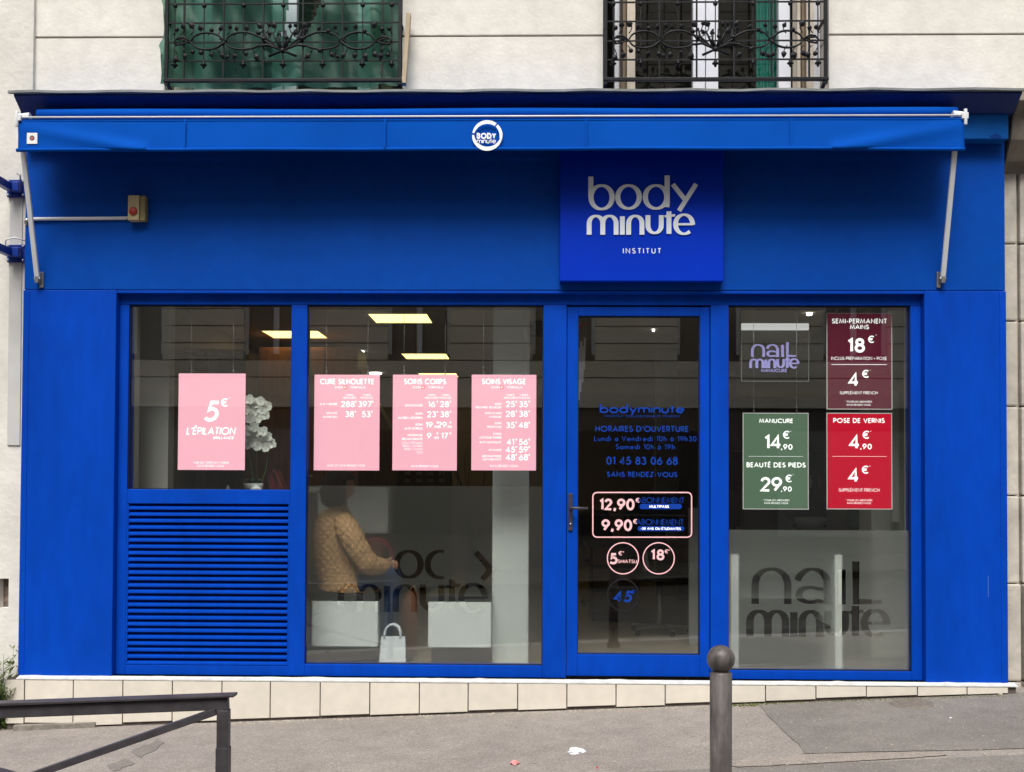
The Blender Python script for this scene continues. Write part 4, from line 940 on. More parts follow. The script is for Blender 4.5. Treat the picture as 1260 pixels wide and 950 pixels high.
# ---------------- posters hanging in the windows
def poster_mat(n, c, e): return mat(n, tuple(q * .5 for q in c), .45, .2, emit=e, ecol=c)  # emission added to brighten the poster colour; no lamp stands behind
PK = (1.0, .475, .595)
M['pink'] = poster_mat('pink_brightened_poster', PK, .37); M['burg'] = poster_mat('burgundy_brightened_poster', (.14, .007, .032), .2)
M['green_p'] = poster_mat('sage_brightened_poster', (.115, .19, .125), .25); M['red_p'] = poster_mat('red_brightened_poster', (.70, .0, .03), .25)
M['cable'] = mat('steel_cable', (.35, .35, .33), .4, .4, metal=.5); M['rimw'] = mat('clear_acrylic_rim', (.75, .72, .74), .3, .4)
M['swiss'] = mat('red_badge', (.75, .03, .02), .5, .2, emit=.3)
PYY = .16
def poster(u0, v0, u1, v1, m, lab, cables, ctop, rim=False):
    Y = PYY; x0, z1 = at(u0, v0, Y); x1, z0 = at(u1, v1, Y); x0b = at(u0, v1, Y)[0]
    o = thing('poster', ((x0 + x1) / 2, Y, z0), lab, 'poster')
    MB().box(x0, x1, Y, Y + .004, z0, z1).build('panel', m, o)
    MB().box(x0, x1, Y + .0042, Y + .012, z0, z1).build('backing', M['wall_grey'], o)  # added to keep the panel's glow from tinting the interior
    if rim:
        b = MB(); r = .006
        for a in ((x0 - r, x0 - .0002, z0 - r, z1 + r), (x1 + .0002, x1 + r, z0 - r, z1 + r), (x0, x1, z0 - r, z0 - .0002), (x0, x1, z1 + .0002, z1 + r)): b.box(a[0], a[1], Y - .001, Y + .007, a[2], a[3])
        b.build('rim', M['rimw'], o)
    for u in cables:
        xc_, zt2 = at(u, ctop, Y); b = MB(); b.tube([(xc_, Y + .003, z1 + .03), (xc_, Y + .003, zt2)], .0014, 6); b.build('cable', M['cable'], o)
        b = MB(); b.tube([(xc_, Y + .003, z1 - .004), (xc_ + .007, Y + .003, z1 + .012), (xc_, Y + .003, z1 + .03), (xc_ - .006, Y + .003, z1 + .014)], .002, 6); b.ball((xc_, Y + .003, z1 + .048), (.004, .004, .008), 8, 6); b.ball((xc_, Y + .002, z1 + .002), (.005, .005, .005), 8, 6); b.build('clip', M['chrome'], o)
    def t(txt, u, va, vb, **k):
        if 'fp' in k: k['fw'] = k.pop('fp') / 180.9
        x, z = at(u, vb, Y - .0006); h = at(u, va, Y - .0006)[1] - z
        return lettering(txt, x, z, Y - .0006, h, k.pop('m', M['print_white']), o, **k)
    def rule(ua, ub, v, wv=.6):
        x, z = at(ua, v, Y); x2 = at(ub, v, Y)[0]; MB().box(x, x2, Y - .0012, Y - .0004, z - wv / 370, z + wv / 370).build('rule', M['print_white'], o)
    def badge(u, v):
        x, z = at(u, v, Y); bb = MB().box(x - .0105, x + .0105, Y - .0012, Y - .0004, z - .0105, z + .0105).build('badge', M['swiss'], o)
        MB().box(x - .0075, x + .0075, Y - .002, Y - .0014, z - .0025, z + .0025).box(x - .0025, x + .0025, Y - .0024, Y - .0021, z - .0075, z + .0075).build('cross', M['print_white'], bb)
    return o, t, rule, badge
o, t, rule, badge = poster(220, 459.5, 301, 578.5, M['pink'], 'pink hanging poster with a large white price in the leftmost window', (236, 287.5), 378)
t('5', 258.5, 493, 519, wt=.17, slant=.2, wscale=.95); t('€', 275, 490, 500.5, wt=.17); t('*', 283, 489, 493, wt=.15)
t("L'ÉPILATION", 259, 525.5, 535, wt=.15, slant=.18, track=.09, fp=62); t('BRILLANCE', 275, 537, 540.5, wt=.2, slant=.18, fp=26)
t('* SUR LES TARIFS EN CABINE', 259, 568, 570.5, wt=.14); t('SANS RENDEZ-VOUS', 259, 572, 574.5, wt=.14)
def price_head(t, badge, title, uc):
    t(title, uc, 466, 473, wt=.19, track=.12, fp={'C': 67, 'S': 52}[title[0]] + (2 if 'VIS' in title else 0)); t('SWISS', uc - 10, 475.2, 478, wt=.16); t('FORMULA', uc + 13.5, 475.2, 478, wt=.16); badge(uc - 2.5, 476.6)
def cols(t, u1, u2):
    for u, w_ in ((u1, 'ABONNÉES'), (u2, 'PASSAGE')): t('TARIFS', u, 485, 487.3, wt=.16); t(w_, u, 488.3, 490.6, wt=.16)
def row(t, v, p1, p2, u1, u2):
    for p, u in ((p1, u1), (p2, u2)):
        big, sm_ = (p.split(',') + [''])[:2]
        t(big, u - (3 if sm_ else 0), v - 4, v + 3.6, wt=.17, track=.08)
        t('€', u + (7 if len(big) < 3 else 9.5), v - 4.5, v - 2, wt=.2)
        if sm_: t(',' + sm_, u + 5.5, v + .6, v + 3.8, wt=.2)
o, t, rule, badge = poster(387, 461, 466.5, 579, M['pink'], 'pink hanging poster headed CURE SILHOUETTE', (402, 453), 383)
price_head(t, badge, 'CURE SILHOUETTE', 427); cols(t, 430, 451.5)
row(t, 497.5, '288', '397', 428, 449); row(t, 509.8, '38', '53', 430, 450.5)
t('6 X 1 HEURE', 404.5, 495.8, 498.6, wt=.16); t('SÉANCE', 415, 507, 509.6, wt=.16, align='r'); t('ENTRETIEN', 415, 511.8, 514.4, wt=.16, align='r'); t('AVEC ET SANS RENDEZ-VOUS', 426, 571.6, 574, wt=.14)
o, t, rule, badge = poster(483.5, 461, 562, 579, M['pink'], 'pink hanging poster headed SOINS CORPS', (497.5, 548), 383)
price_head(t, badge, 'SOINS CORPS', 523); cols(t, 531, 548)
for v, a, c in ((497.5, '16', '28'), (510, '23', '38'), (523, '19,90', '29,90'), (536.5, '9,90', '17')): row(t, v, a, c, 531, 547)
for v, s_ in ((497.5, 'GOMMAGE'), (507.5, 'SOIN'), (512.8, 'JAMBES LÉGÈRES'), (521, 'SOIN'), (526, 'ANTI STRESS'), (534, 'MASSAGE'), (538.8, "RELAX'MINUTE")): t(s_, 520, v, v + 2.8, wt=.18, align='r', track=.1)
for k, s_ in enumerate(('COU / ÉPAULES', 'BRAS / JAMBES', 'PIEDS / MAINS', 'DOS')): t(s_, 520, 543.6 + 3.9 * k, 546.2 + 3.9 * k, wt=.1, align='r')
t('SANS RENDEZ-VOUS', 522.5, 572.3, 574.8, wt=.15)
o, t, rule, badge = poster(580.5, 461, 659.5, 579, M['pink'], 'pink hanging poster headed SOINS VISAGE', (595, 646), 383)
price_head(t, badge, 'SOINS VISAGE', 620); cols(t, 628, 645)
for v, a, c in ((497.5, '25', '35'), (509.5, '28', '38'), (523.3, '35', '48'), (544, '41', '56'), (553.4, '45', '59'), (563, '48', '68')): row(t, v, a, c, 628, 644)
for v, s_ in ((495.8, 'SOIN'), (500, 'REGARD JEUNESSE'), (507, 'SOIN FLASH'), (511.5, 'MASQUE'), (519.5, 'SOIN'), (524, 'PROFOND'), (532.5, 'SOINS'), (537, 'LONGUE DURÉE'), (543, 'ANTI OXYDANT'), (552.5, 'VITAMINE'), (560, 'AROMATIQUE'), (564, 'OXYGENANT')): t(s_, 617, v, v + 2.7, wt=.16, align='r', track=.1)
t('SANS RENDEZ-VOUS', 620, 572, 574.6, wt=.14)
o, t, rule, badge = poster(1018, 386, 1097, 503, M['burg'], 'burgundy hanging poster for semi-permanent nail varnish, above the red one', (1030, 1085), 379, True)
t('SEMI-PERMANENT', 1057.5, 392, 398.2, wt=.18, track=.1, wscale=.95); t('MAINS', 1057.5, 399.5, 405.2, wt=.18, track=.1)
t('18', 1053.5, 416, 434, wt=.19, track=.1); t('€', 1071, 413, 422, wt=.16); t('*', 1078, 411.5, 415, wt=.15)
t('INCLUS PRÉPARATION + POSE', 1057, 439, 443, wt=.11, wscale=.95, track=.1); rule(1023, 1091, 448.5)
t('4', 1050.5, 458.5, 476, wt=.17); t('€', 1064, 455, 465, wt=.16); t('*', 1071, 455, 458, wt=.15)
t('SUPPLÉMENT FRENCH', 1056.5, 481.5, 485.2, wt=.11, track=.1); t('* POUR LES ABONNÉES', 1056.5, 493.2, 495.4, wt=.14); t('SANS RENDEZ-VOUS', 1056.5, 497, 499.2, wt=.14)
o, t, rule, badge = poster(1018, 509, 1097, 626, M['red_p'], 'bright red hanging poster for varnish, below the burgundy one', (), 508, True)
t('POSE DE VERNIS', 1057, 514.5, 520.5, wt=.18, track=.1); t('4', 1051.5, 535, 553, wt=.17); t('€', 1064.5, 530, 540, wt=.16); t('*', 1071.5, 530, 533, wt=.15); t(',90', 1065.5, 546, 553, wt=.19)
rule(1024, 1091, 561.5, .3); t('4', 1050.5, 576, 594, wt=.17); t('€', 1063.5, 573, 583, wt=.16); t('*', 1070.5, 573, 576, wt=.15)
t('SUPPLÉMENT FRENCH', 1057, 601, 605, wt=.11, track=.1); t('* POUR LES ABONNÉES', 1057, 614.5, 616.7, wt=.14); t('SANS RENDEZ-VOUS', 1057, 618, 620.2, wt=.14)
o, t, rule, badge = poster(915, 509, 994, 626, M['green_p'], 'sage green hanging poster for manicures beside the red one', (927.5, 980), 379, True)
t('MANUCURE', 955, 515, 520.6, wt=.18, track=.1); t('14', 951, 535, 553, wt=.17, track=.06); t('€', 966.5, 530, 540, wt=.16); t('*', 973, 530, 533, wt=.15); t(',90', 968, 546.5, 553.5, wt=.19)
rule(921, 988, 561.5, .3); t('BEAUTÉ DES PIEDS', 955, 569, 575.2, wt=.18, track=.1)
t('29', 949, 587, 605, wt=.17, track=.06); t('€', 969.5, 584, 593.5, wt=.16); t('*', 976, 583.5, 586.5, wt=.15); t(',90', 967.5, 598.5, 605, wt=.19)
t('* POUR LES ABONNÉES', 955, 614.5, 616.7, wt=.14); t('SANS RENDEZ-VOUS', 955, 618, 620.2, wt=.14)
# acrylic sign
NY = .24
x0, z1 = at(912.5, 398, NY); x1, z0 = at(995, 469, NY)
na = thing('acrylic_sign', ((x0 + x1) / 2, NY, z0), 'clear acrylic sign with glowing lilac letters hanging from a white bar', 'sign')
MB().box(x0, x1, NY, NY + .006, z0, z1 - .045).build('plate', glass_mat('clear_acrylic', (.86, .88, .9), 1.5), na)
b = MB(); r = .003
for a in ((x0 - r, x0 - .0003, z0, z1 - .045), (x1 + .0003, x1 + r, z0, z1 - .045), (x0, x1, z0 - r, z0 - .0003)): b.box(a[0], a[1], NY, NY + .006, a[2], a[3])
b.build('plate_edge', mat('bright_acrylic_edge', (.4, .4, .42), .3, .4), na)
MB().box(x0, x1, NY - .012, NY + .02, z1 - .045, z1).build('top_bar', mat('lit_white_bar', (.75, .75, .77), .5, .3, emit=.22, ecol=(1, 1, 1)), na, bevel=.003)
for u in (928, 981):
    x_ = px(u, NY); b = MB(); b.tube([(x_, NY, z1), (x_, NY, pz(378, NY))], .0015, 6); b.build('cable', M['cable'], na)
M['lilac'] = mat('lit_lilac_letters', (.34, .31, .62), .5, .2, emit=.16, ecol=(.42, .36, .95))
sc_n = (px(984, NY) - px(923, NY)) / 760.0; lx, lz = at(953.5, 438, NY - .002)
logo([LOGO_NAIL], lx, lz, sc_n, NY - .002, M['lilac'], na, wv=44, thin=.5)
logo([LOGO_MINUTE], lx, lz, sc_n, NY - .002, M['lilac'], na, wv=44, thin=.5)
x_, z_ = at(952.5, 458, NY - .002); lettering('MANUCURE', x_, z_, NY - .002, at(952.5, 453.8, NY)[1] - z_, M['lilac'], na, wt=.2, track=.1)

# ---------------- benches
M['bench_white'] = mat('bright_white_laminate', (.88, .90, .89), .35, .4, var=.02)
def bench(u0, u1, lab):
    y0, y1 = .34, .80
    x0, x1 = px(u0, y0, 760), px(u1, y0, 760)
    zt, zm_, zb_ = pz(732, y0), pz(741, y0), pz(797, y0)
    o = thing('bench', ((x0 + x1) / 2, (y0 + y1) / 2, FL), lab, 'bench', 'white cube benches in the window')
    MB().box(x0 - .01, x1 + .005, y0 - .005, y1, zm_ + .001, zt).build('seat_cushion', M['black'], o, bevel=.012)
    MB().box(x0, x1, y0, y1, zb_, zm_).build('front_panel', M['bench_white'], o, bevel=.004)
    MB().box(x0 + .02, x1 - .02, y0 + .03, y1 - .03, FL + .001, zb_ - .001).build('plinth', M['black'], o)
    return zt
ZSEAT = bench(384, 465, 'white bench with black seat that the person sits on')
bench(527, 604, 'empty white bench with black seat beside the pillar')

# ---------------- seated person
def skin_mesh(name, verts, edges, m, parent, sub=2, root=0):
    """verts: (x, y, z, rx, ry)"""
    me = bpy.data.meshes.new(name); me.from_pydata([v[:3] for v in verts], edges, []); o = bpy.data.objects.new(name, me); COL.objects.link(o)
    md = o.modifiers.new('skin', 'SKIN'); md.use_smooth_shade = True; md.branch_smoothing = .6
    sv = me.skin_vertices[0].data
    for i, v in enumerate(verts): sv[i].radius = (v[3], v[4] if len(v) > 4 else v[3]); sv[i].use_root = (i == root)
    ss = o.modifiers.new('sub', 'SUBSURF'); ss.levels = sub; ss.render_levels = sub
    bpy.context.view_layer.update(); dg = bpy.context.evaluated_depsgraph_get(); out = bpy.data.meshes.new_from_object(o.evaluated_get(dg)); o.modifiers.clear(); o.data = out
    out.materials.clear(); out.materials.append(m)
    L = wloc(parent); out.transform(Matrix.Translation(-L)); o.parent = parent
    return o
M['skin'] = mat('skin', (.36, .20, .14), .5, .3); M['hair'] = mat('dark_brown_hair', (.032, .020, .016), .45, .4, var=.4, vscale=40, bump=.6, bscale=70, stretch=(3, 3, .6))
M['denim'] = mat('dark_blue_denim', (.010, .024, .07), .8, .15, var=.45, vscale=40)
def quilt():
    m = bpy.data.materials.new('tan_quilted_cotton'); m.use_nodes = True; t = m.node_tree; N, L = t.nodes, t.links; b = N['Principled BSDF']
    b.inputs['Roughness'].default_value = .75; b.inputs['Specular IOR Level'].default_value = .2
    g = N.new('ShaderNodeNewGeometry'); sep = N.new('ShaderNodeSeparateXYZ'); L.new(g.outputs['Position'], sep.inputs[0])
    def mth(op, a, c):
        n = N.new('ShaderNodeMath'); n.operation = op
        for i, q in enumerate((a, c)):
            if q is None: continue
            if isinstance(q, (int, float)): n.inputs[i].default_value = q
            else: L.new(q, n.inputs[i])
        return n.outputs[0]
    xy = mth('ADD', sep.outputs[0], mth('MULTIPLY', sep.outputs[1], .6))
    zz = mth('MULTIPLY', sep.outputs[2], .85)
    f = 125.0
    def line(s): return mth('ABSOLUTE', mth('SINE', mth('MULTIPLY', mth(s, xy, zz), f / 2), None), None)
    mn = mth('MINIMUM', line('ADD'), line('SUBTRACT')); h = mth('POWER', mn, .45)
    nz = N.new('ShaderNodeTexNoise'); nz.inputs['Scale'].default_value = 14; L.new(g.outputs['Position'], nz.inputs['Vector'])
    h2 = mth('ADD', h, mth('MULTIPLY', nz.outputs['Fac'], .6))
    bp = N.new('ShaderNodeBump'); bp.inputs['Strength'].default_value = .8; bp.inputs['Distance'].default_value = .011; L.new(h2, bp.inputs['Height']); L.new(bp.outputs[0], b.inputs['Normal'])
    rp = N.new('ShaderNodeValToRGB'); rp.color_ramp.elements[0].color = (.20, .10, .042, 1); rp.color_ramp.elements[1].color = (.47, .27, .135, 1); rp.color_ramp.elements[1].position = .55
    L.new(h, rp.inputs[0]); L.new(rp.outputs[0], b.inputs['Base Color'])
    return m
M['quilt'] = quilt()
ys_ = .56
def q(u, v, Y, r, r2=None): p = p3(u, v, Y); return (p.x, p.y, p.z, r, r2 if r2 else r)
pp = p3(428, 733, ys_)
per = thing('person', (pp.x, ys_, ZSEAT), 'person in tan quilted jacket and jeans seated on the left bench, back turned', 'person')
# one continuous body: pelvis, spine, head, arms with fingers, legs with feet
bv = [q(430, 722, .56, .11), q(421, 690, .56, .11), q(414, 655, .56, .12), q(417, 634, .56, .055), q(420, 622, .56, .05), q(422, 606, .57, .078, .07), q(424, 592, .57, .08, .075), q(423, 583, .57, .05),
      q(436, 603, .60, .022), q(427, 612, .58, .05),
      q(424, 640, .42, .055), q(437, 668, .335, .04), q(453, 692, .33, .036), q(472, 694, .42, .03), q(478, 695, .45, .028, .018),
      q(405, 640, .70, .055), q(432, 668, .77, .04), q(452, 693, .76, .036), q(472, 692, .62, .03), q(479, 693, .58, .028, .018),
      q(438, 720, .46, .06), q(478, 705, .44, .045), q(479, 755, .47, .036), q(474, 798, .48, .035), q(485, 803, .44, .03),
      q(436, 720, .66, .06), q(484, 704, .64, .045), q(482, 755, .63, .036), q(480, 790, .62, .035), q(491, 795, .58, .03)]
be = [(0, 1), (1, 2), (2, 3), (3, 4), (4, 5), (5, 6), (6, 7), (5, 8), (4, 9), (2, 10), (10, 11), (11, 12), (12, 13), (13, 14), (2, 15), (15, 16), (16, 17), (17, 18), (18, 19), (0, 20), (20, 21), (21, 22), (22, 23), (23, 24), (0, 25), (25, 26), (26, 27), (27, 28), (28, 29)]
for base, sgn in ((14, 1), (19, -1)):
    c = bv[base]
    for k in range(4):
        i = len(bv); zz = c[2] + .018 - .012 * k; L_ = (.03, .034, .032, .026)[k]
        bv.append((c[0] + .022, c[1] + .01 * sgn, zz, .009)); bv.append((c[0] + .022 + L_, c[1] + .022 * sgn, zz - .006, .0085)); bv.append((c[0] + .03 + L_, c[1] + .04 * sgn, zz - .016, .007)); be += [(base, i), (i, i + 1), (i + 1, i + 2)]
    i = len(bv); bv.append((c[0] + .0, c[1] - .01 * sgn, c[2] + .03, .010)); bv.append((c[0] + .025, c[1] - .01 * sgn, c[2] + .045, .008)); be += [(base, i), (i, i + 1)]
skin_mesh('body', bv, be, M['skin'], per, 2)
# jacket
rings = [(419, 621, .052, .05), (417, 625, .066, .066), (414, 630, .105, .135), (411, 637, .135, .185), (409, 647, .155, .205), (409, 660, .165, .205), (411, 675, .168, .2), (414, 690, .172, .198), (420, 704, .19, .2), (427, 715, .215, .205), (432, 724, .235, .205), (434, 731, .24, .2), (434, 734, .238, .2), (434, 735, .1, .1)]
def torso(rings, Y, name, m, tilt=.35):
    b = MB(); n = 48; vs = []; rn = random.Random(2)
    for j, (u, v, ra, rb_) in enumerate(rings):
        c = p3(u, v, Y)
        for k in range(n):
            a = 2 * math.pi * k / n
            ca, sa = math.cos(a), math.sin(a); pw = .88
            lx = ra * math.copysign(abs(ca) ** pw, ca); ly = rb_ * math.copysign(abs(sa) ** pw, sa)
            wr = 1 + .018 * math.sin(j * 2.1 + 3 * a) + .012 * math.sin(7 * a + j * 1.3)
            vs.append((c.x + (lx * math.cos(tilt) - ly * math.sin(tilt)) * wr, c.y + (lx * math.sin(tilt) + ly * math.cos(tilt)) * wr, max(c.z, ZSEAT + .004)))
    b.add(vs, [(j * n + k, j * n + (k + 1) % n, (j + 1) * n + (k + 1) % n, (j + 1) * n + k) for j in range(len(rings) - 1) for k in range(n)], True)
    o = b.build(name, m, per); ss = o.modifiers.new('s', 'SUBSURF'); ss.levels = ss.render_levels = 1; return o
jk = torso(rings, .56, 'jacket', M['quilt'])
L = wloc(per)
def sleeve(pts, rs):
    P = [p3(*q_) for q_ in pts]; out = []; ro = []; N_ = 36
    for i in range(N_ + 1):
        t_ = i / N_ * (len(P) - 1); j = min(int(t_), len(P) - 2); f_ = t_ - j
        a, b_, c, d = P[max(j - 1, 0)], P[j], P[j + 1], P[min(j + 2, len(P) - 1)]
        out.append(.5 * ((2 * b_) + (c - a) * f_ + (2 * a - 5 * b_ + 4 * c - d) * f_ ** 2 + (3 * b_ - a - 3 * c + d) * f_ ** 3)); ro.append((rs[j] + (rs[j + 1] - rs[j]) * f_) * (1 + .035 * math.sin(i * 1.25) + .02 * math.sin(i * 2.7)))
    m_ = MB(); m_.tube(out, ro, 20); return m_.build('sleeve', M['quilt'], per)
sleeve([(422, 640, .43), (430, 655, .36), (440, 674, .325), (453, 693, .33), (465, 697, .385), (474, 697, .43)], [.075, .088, .082, .078, .066, .052])
sleeve([(402, 640, .70), (418, 655, .76), (434, 674, .79), (452, 692, .76), (466, 696, .66), (475, 696, .60)], [.075, .088, .082, .074, .064, .05])
# trousers and shoes
tv = [q(432, 722, .56, .13), q(442, 720, .46, .092), q(464, 710, .45, .085), q(480, 703, .44, .075), q(482, 730, .465, .062), q(479, 757, .47, .055), q(475, 792, .48, .05),
      q(440, 720, .66, .092), q(464, 708, .65, .08), q(486, 702, .64, .072), q(486, 730, .64, .06), q(484, 757, .63, .055), q(480, 787, .62, .05)]
te = [(0, 1), (1, 2), (2, 3), (3, 4), (4, 5), (5, 6), (0, 7), (7, 8), (8, 9), (9, 10), (10, 11), (11, 12)]
tr = skin_mesh('jeans', tv, te, M['denim'], per, 2)
for v in tr.data.vertices:
    w_ = v.co + L
    if w_.x < px(466, .5, 730) and w_.z < ZSEAT + .004: v.co.z = ZSEAT + .004 - L.z
    if w_.z < FL + .03: v.co.z = FL + .03 - L.z
for yy, u in ((.48, 476), (.62, 481)):
    xk = px(u, yy, 800); b = MB(); b.ball((xk + .045, yy - .01, FL + .045), (.125, .045, .043), 16, 10); sh = b.build('shoe', M['black'], per)
    for v in sh.data.vertices:
        if v.co.z + L.z < FL + .004: v.co.z = FL + .004 - L.z
# hair: bob
hc = p3(417, 600, .555); b = MB(); n, m_ = 40, 26; vs = []; rn = random.Random(8)
for i in range(m_ + 1):
    th = math.pi * i / m_
    for k in range(n):
        a = 2 * math.pi * k / n
        r_ = 1 + .05 * math.sin(a * 13 + 4 * math.sin(th * 3)) + .03 * rn.uniform(-1, 1)
        x = .128 * max(0, math.sin(th)) ** .85 * math.cos(a) * r_; y = .118 * max(0, math.sin(th)) ** .85 * math.sin(a) * r_; z = .135 * math.cos(th)
        if z < -.02: x *= 1.04; x -= .018 * (-z / .12)
        if x > .05 and z < .06: x = .05 + (x - .05) * .15            # open face side
        vs.append((hc.x + x, hc.y + y, hc.z + z + (.02 * math.sin(a * 7) if z < -.1 else 0)))
b.add(vs, [(i * n + k, (i + 1) * n + k, (i + 1) * n + (k + 1) % n, i * n + (k + 1) % n) for i in range(m_) for k in range(n)], True); b.build('hair', M['hair'], per)
# ---------------- bags
pb = thing('paper_bag', (px(483, .45, 800), .45, FL), 'white paper carrier bag standing on the floor between the benches', 'bag')
x0, x1 = px(467, .42, 800), px(500, .42, 800); z1 = pz(784, .42)
M['paper'] = mat('white_paper', (.82, .84, .90), .7, .2, var=.06, vscale=12, bump=.4, bscale=18)
b = MB(); b.hexa([(x0 + .004, .36, FL + .002), (x1 + .004, .36, FL + .002), (x1, .48, FL + .002), (x0, .48, FL + .002), (x0 + .012, .40, z1), (x1 - .005, .40, z1 + .002), (x1 - .01, .43, z1), (x0 + .01, .43, z1)]); b.build('bag_body', M['paper'], pb, bevel=.004)
for yy in (.398, .434):
    xc_ = (x0 + x1) / 2; b = MB(); pts = [(xc_ + .055 * math.cos(R_(a)) * (1 + .15 * math.sin(R_(a))), yy + .002 * math.sin(R_(a)), z1 - .01 + .095 * max(0, math.sin(R_(a))) ** .8) for a in range(0, 181, 15)]
    b.tube(pts, .0075, 8); b.build('handle', M['paper'], pb)
# red arched handbag handle, built here as the back of a stool
M['redl'] = mat('red_leather', (.42, .03, .035), .4, .4, var=.1, vscale=20); M['tanl'] = mat('tan_leather', (.26, .095, .045), .45, .35, var=.2, vscale=9)
rb = thing('stool', (px(462, 1.25), 1.25, FL), 'red stool behind the seated person, its curved back in place of a handbag handle', 'stool')
A_ = p3(463, 690, 1.25); b = MB(); pts = [(A_.x + .13 * math.cos(R_(a)), 1.25, A_.z + .17 * math.sin(R_(a))) for a in range(0, 181, 12)]
b.tube([(A_.x + .13, 1.25, pz(735, 1.25))] + pts + [(A_.x - .13, 1.25, pz(735, 1.25))], .016, 10); b.build('backrest', M['redl'], rb)
b = MB(); b.lathe([(0, .0), (.19, 0), (.2, .015), (.19, .03), (0, .03)], (A_.x, 1.4, pz(735, 1.25)), 24); b.build('seat', M['redl'], rb)
for dx, dy in ((-.12, -.12), (.12, -.12), (-.12, .12), (.12, .12)):
    b = MB(); b.tube([(A_.x + dx * 1.25, 1.4 + dy * 1.25, FL), (A_.x + dx, 1.4 + dy, pz(735, 1.25))], .012, 8); b.build('leg', M['redl'], rb)
tb = thing('handbag', (px(504, 1.1), 1.1, FL), 'tan leather shoulder bag standing on the floor behind the jeans', 'handbag')
c = p3(503, 752, 1.0); b = MB(); b.ball((c.x, 1.05, (c.z + FL) / 2 + .05), (.072, .06, (c.z - FL) / 2 + .10), 20, 14); bo = b.build('bag_body', M['tanl'], tb)
Lt = wloc(tb)
for v in bo.data.vertices: v.co.z = max(v.co.z, FL + .002 - Lt.z); v.co.x += .10 * max(0, (v.co.z - .35)) 
b = MB(); zt_ = c.z + .06; b.tube([(c.x - .05, 1.05, zt_ - .06), (c.x - .02, 1.05, zt_ + .06), (c.x + .03, 1.05, zt_ + .13), (c.x + .06, 1.05, zt_ + .05), (c.x + .07, 1.05, zt_ - .06)], .011, 8); b.build('strap', M['tanl'], tb)

# ---------------- orchid and things on the ledge
M['petal'] = mat('white_petals', (.93, .93, .88), .6, .2, var=.08, vscale=30); M['stem'] = mat('green_stem', (.06, .11, .03), .6, .2); M['teal'] = mat('teal_leaf', (.012, .085, .06), .4, .4, var=.2, vscale=12)
oc = thing('orchid', (px(315, .42), .42, zl), 'white flowering orchid in a low pot behind the leftmost poster', 'plant')
xo = px(318, .45, 560)
b = MB(); b.lathe([(.0, 0), (.05, 0), (.065, .03), (.07, .06), (.06, .062), (.055, .045), (0, .045)], (px(312, .42, 600), .42, zl + .001), 20); b.build('pot', M['lacquer'], oc)
for k in range(7):
    a = R_(20 + k * 51); Lf = .09 + .03 * math.sin(k * 3); b = MB(); vs = []
    base = Vector((px(312, .42, 600), .42, zl + .04)); d = Vector((math.cos(a), math.sin(a) * .6, 0)); n_ = Vector((-d.y, d.x, 0)).normalized()
    for i in range(7):
        t_ = i / 6; c = base + d * Lf * t_ + Vector((0, 0, .055 * math.sin(t_ * 2.4))); wd = .024 * math.sin(math.pi * min(.98, t_ * .9 + .1))
        vs += [c + n_ * wd, c - n_ * wd]
    b.add(vs, [(2 * i, 2 * i + 1, 2 * i + 3, 2 * i + 2) for i in range(6)], True); b.build('leaf', M['teal'], oc, fix=False)
stp = []
for dx, top, ben in ((0, 488, -.05), (.03, 535, .04)):
    base = Vector((px(314, .42, 600) + dx, .42, zl + .04)); e = p3(316 + dx * 300, top, .42); pts = [base.lerp(e, i / 8) + Vector((ben * math.sin(i / 8 * 3.1), 0, 0)) for i in range(9)]
    b = MB(); b.tube(pts, .004, 6); b.build('flower_stem', M['stem'], oc)
rn = random.Random(21)
fls = [(307, 492), (315, 497), (303, 505), (312, 508), (322, 505), (329, 500), (308, 516), (318, 514), (326, 511), (306, 530), (313, 526), (303, 538), (311, 537), (319, 533), (307, 547), (322, 542), (329, 538), (333, 546), (318, 549), (327, 551), (312, 544), (324, 531), (321, 494)]
for u, v in fls:
    Y = .40 + rn.uniform(-.04, .04); c = p3(u, v, Y); b = MB(); tilt = rn.uniform(-.5, .5); rot = rn.uniform(0, 6)
    for k in range(5):
        a = rot + k * 2 * math.pi / 5; r_ = .036 + rn.uniform(-.006, .006); d = Vector((math.cos(a), -.25 + tilt * math.cos(a) * .6, math.sin(a))).normalized(); n_ = Vector((-math.sin(a), 0, math.cos(a)))
        pts = [c, c + d * r_ * .5 + n_ * r_ * .55 + Vector((0, -.004, 0)), c + d * r_ * .95 + n_ * r_ * .38, c + d * r_ * 1.05 - n_ * r_ * .32, c + d * r_ * .5 - n_ * r_ * .55 + Vector((0, .004, 0))]
        b.add(pts, [(0, 1, 2, 3, 4)], True)
    b.ball(c + Vector((0, -.006, 0)), .005, 6, 5); b.build('blossom', M['petal'], oc, fix=False)
for u, lab in ((280.5, 'small white pointed cone at the foot of the poster'), (315, 'wider white folded cone before the orchid leaves')):
    x_ = px(u, .3, 600); w_ = .024 if u < 300 else .062; b = MB(); b.lathe([(w_, 0), (w_ * .55, .03), (0.001, .052 if u < 300 else .05)], (x_, .3, zl + .001), 6 if u < 300 else 5, smooth=False); tag(b.build('folded_cone', M['paper']), lab, 'ornament')
rn = random.Random(9)
xk = px(335, .5, 590)
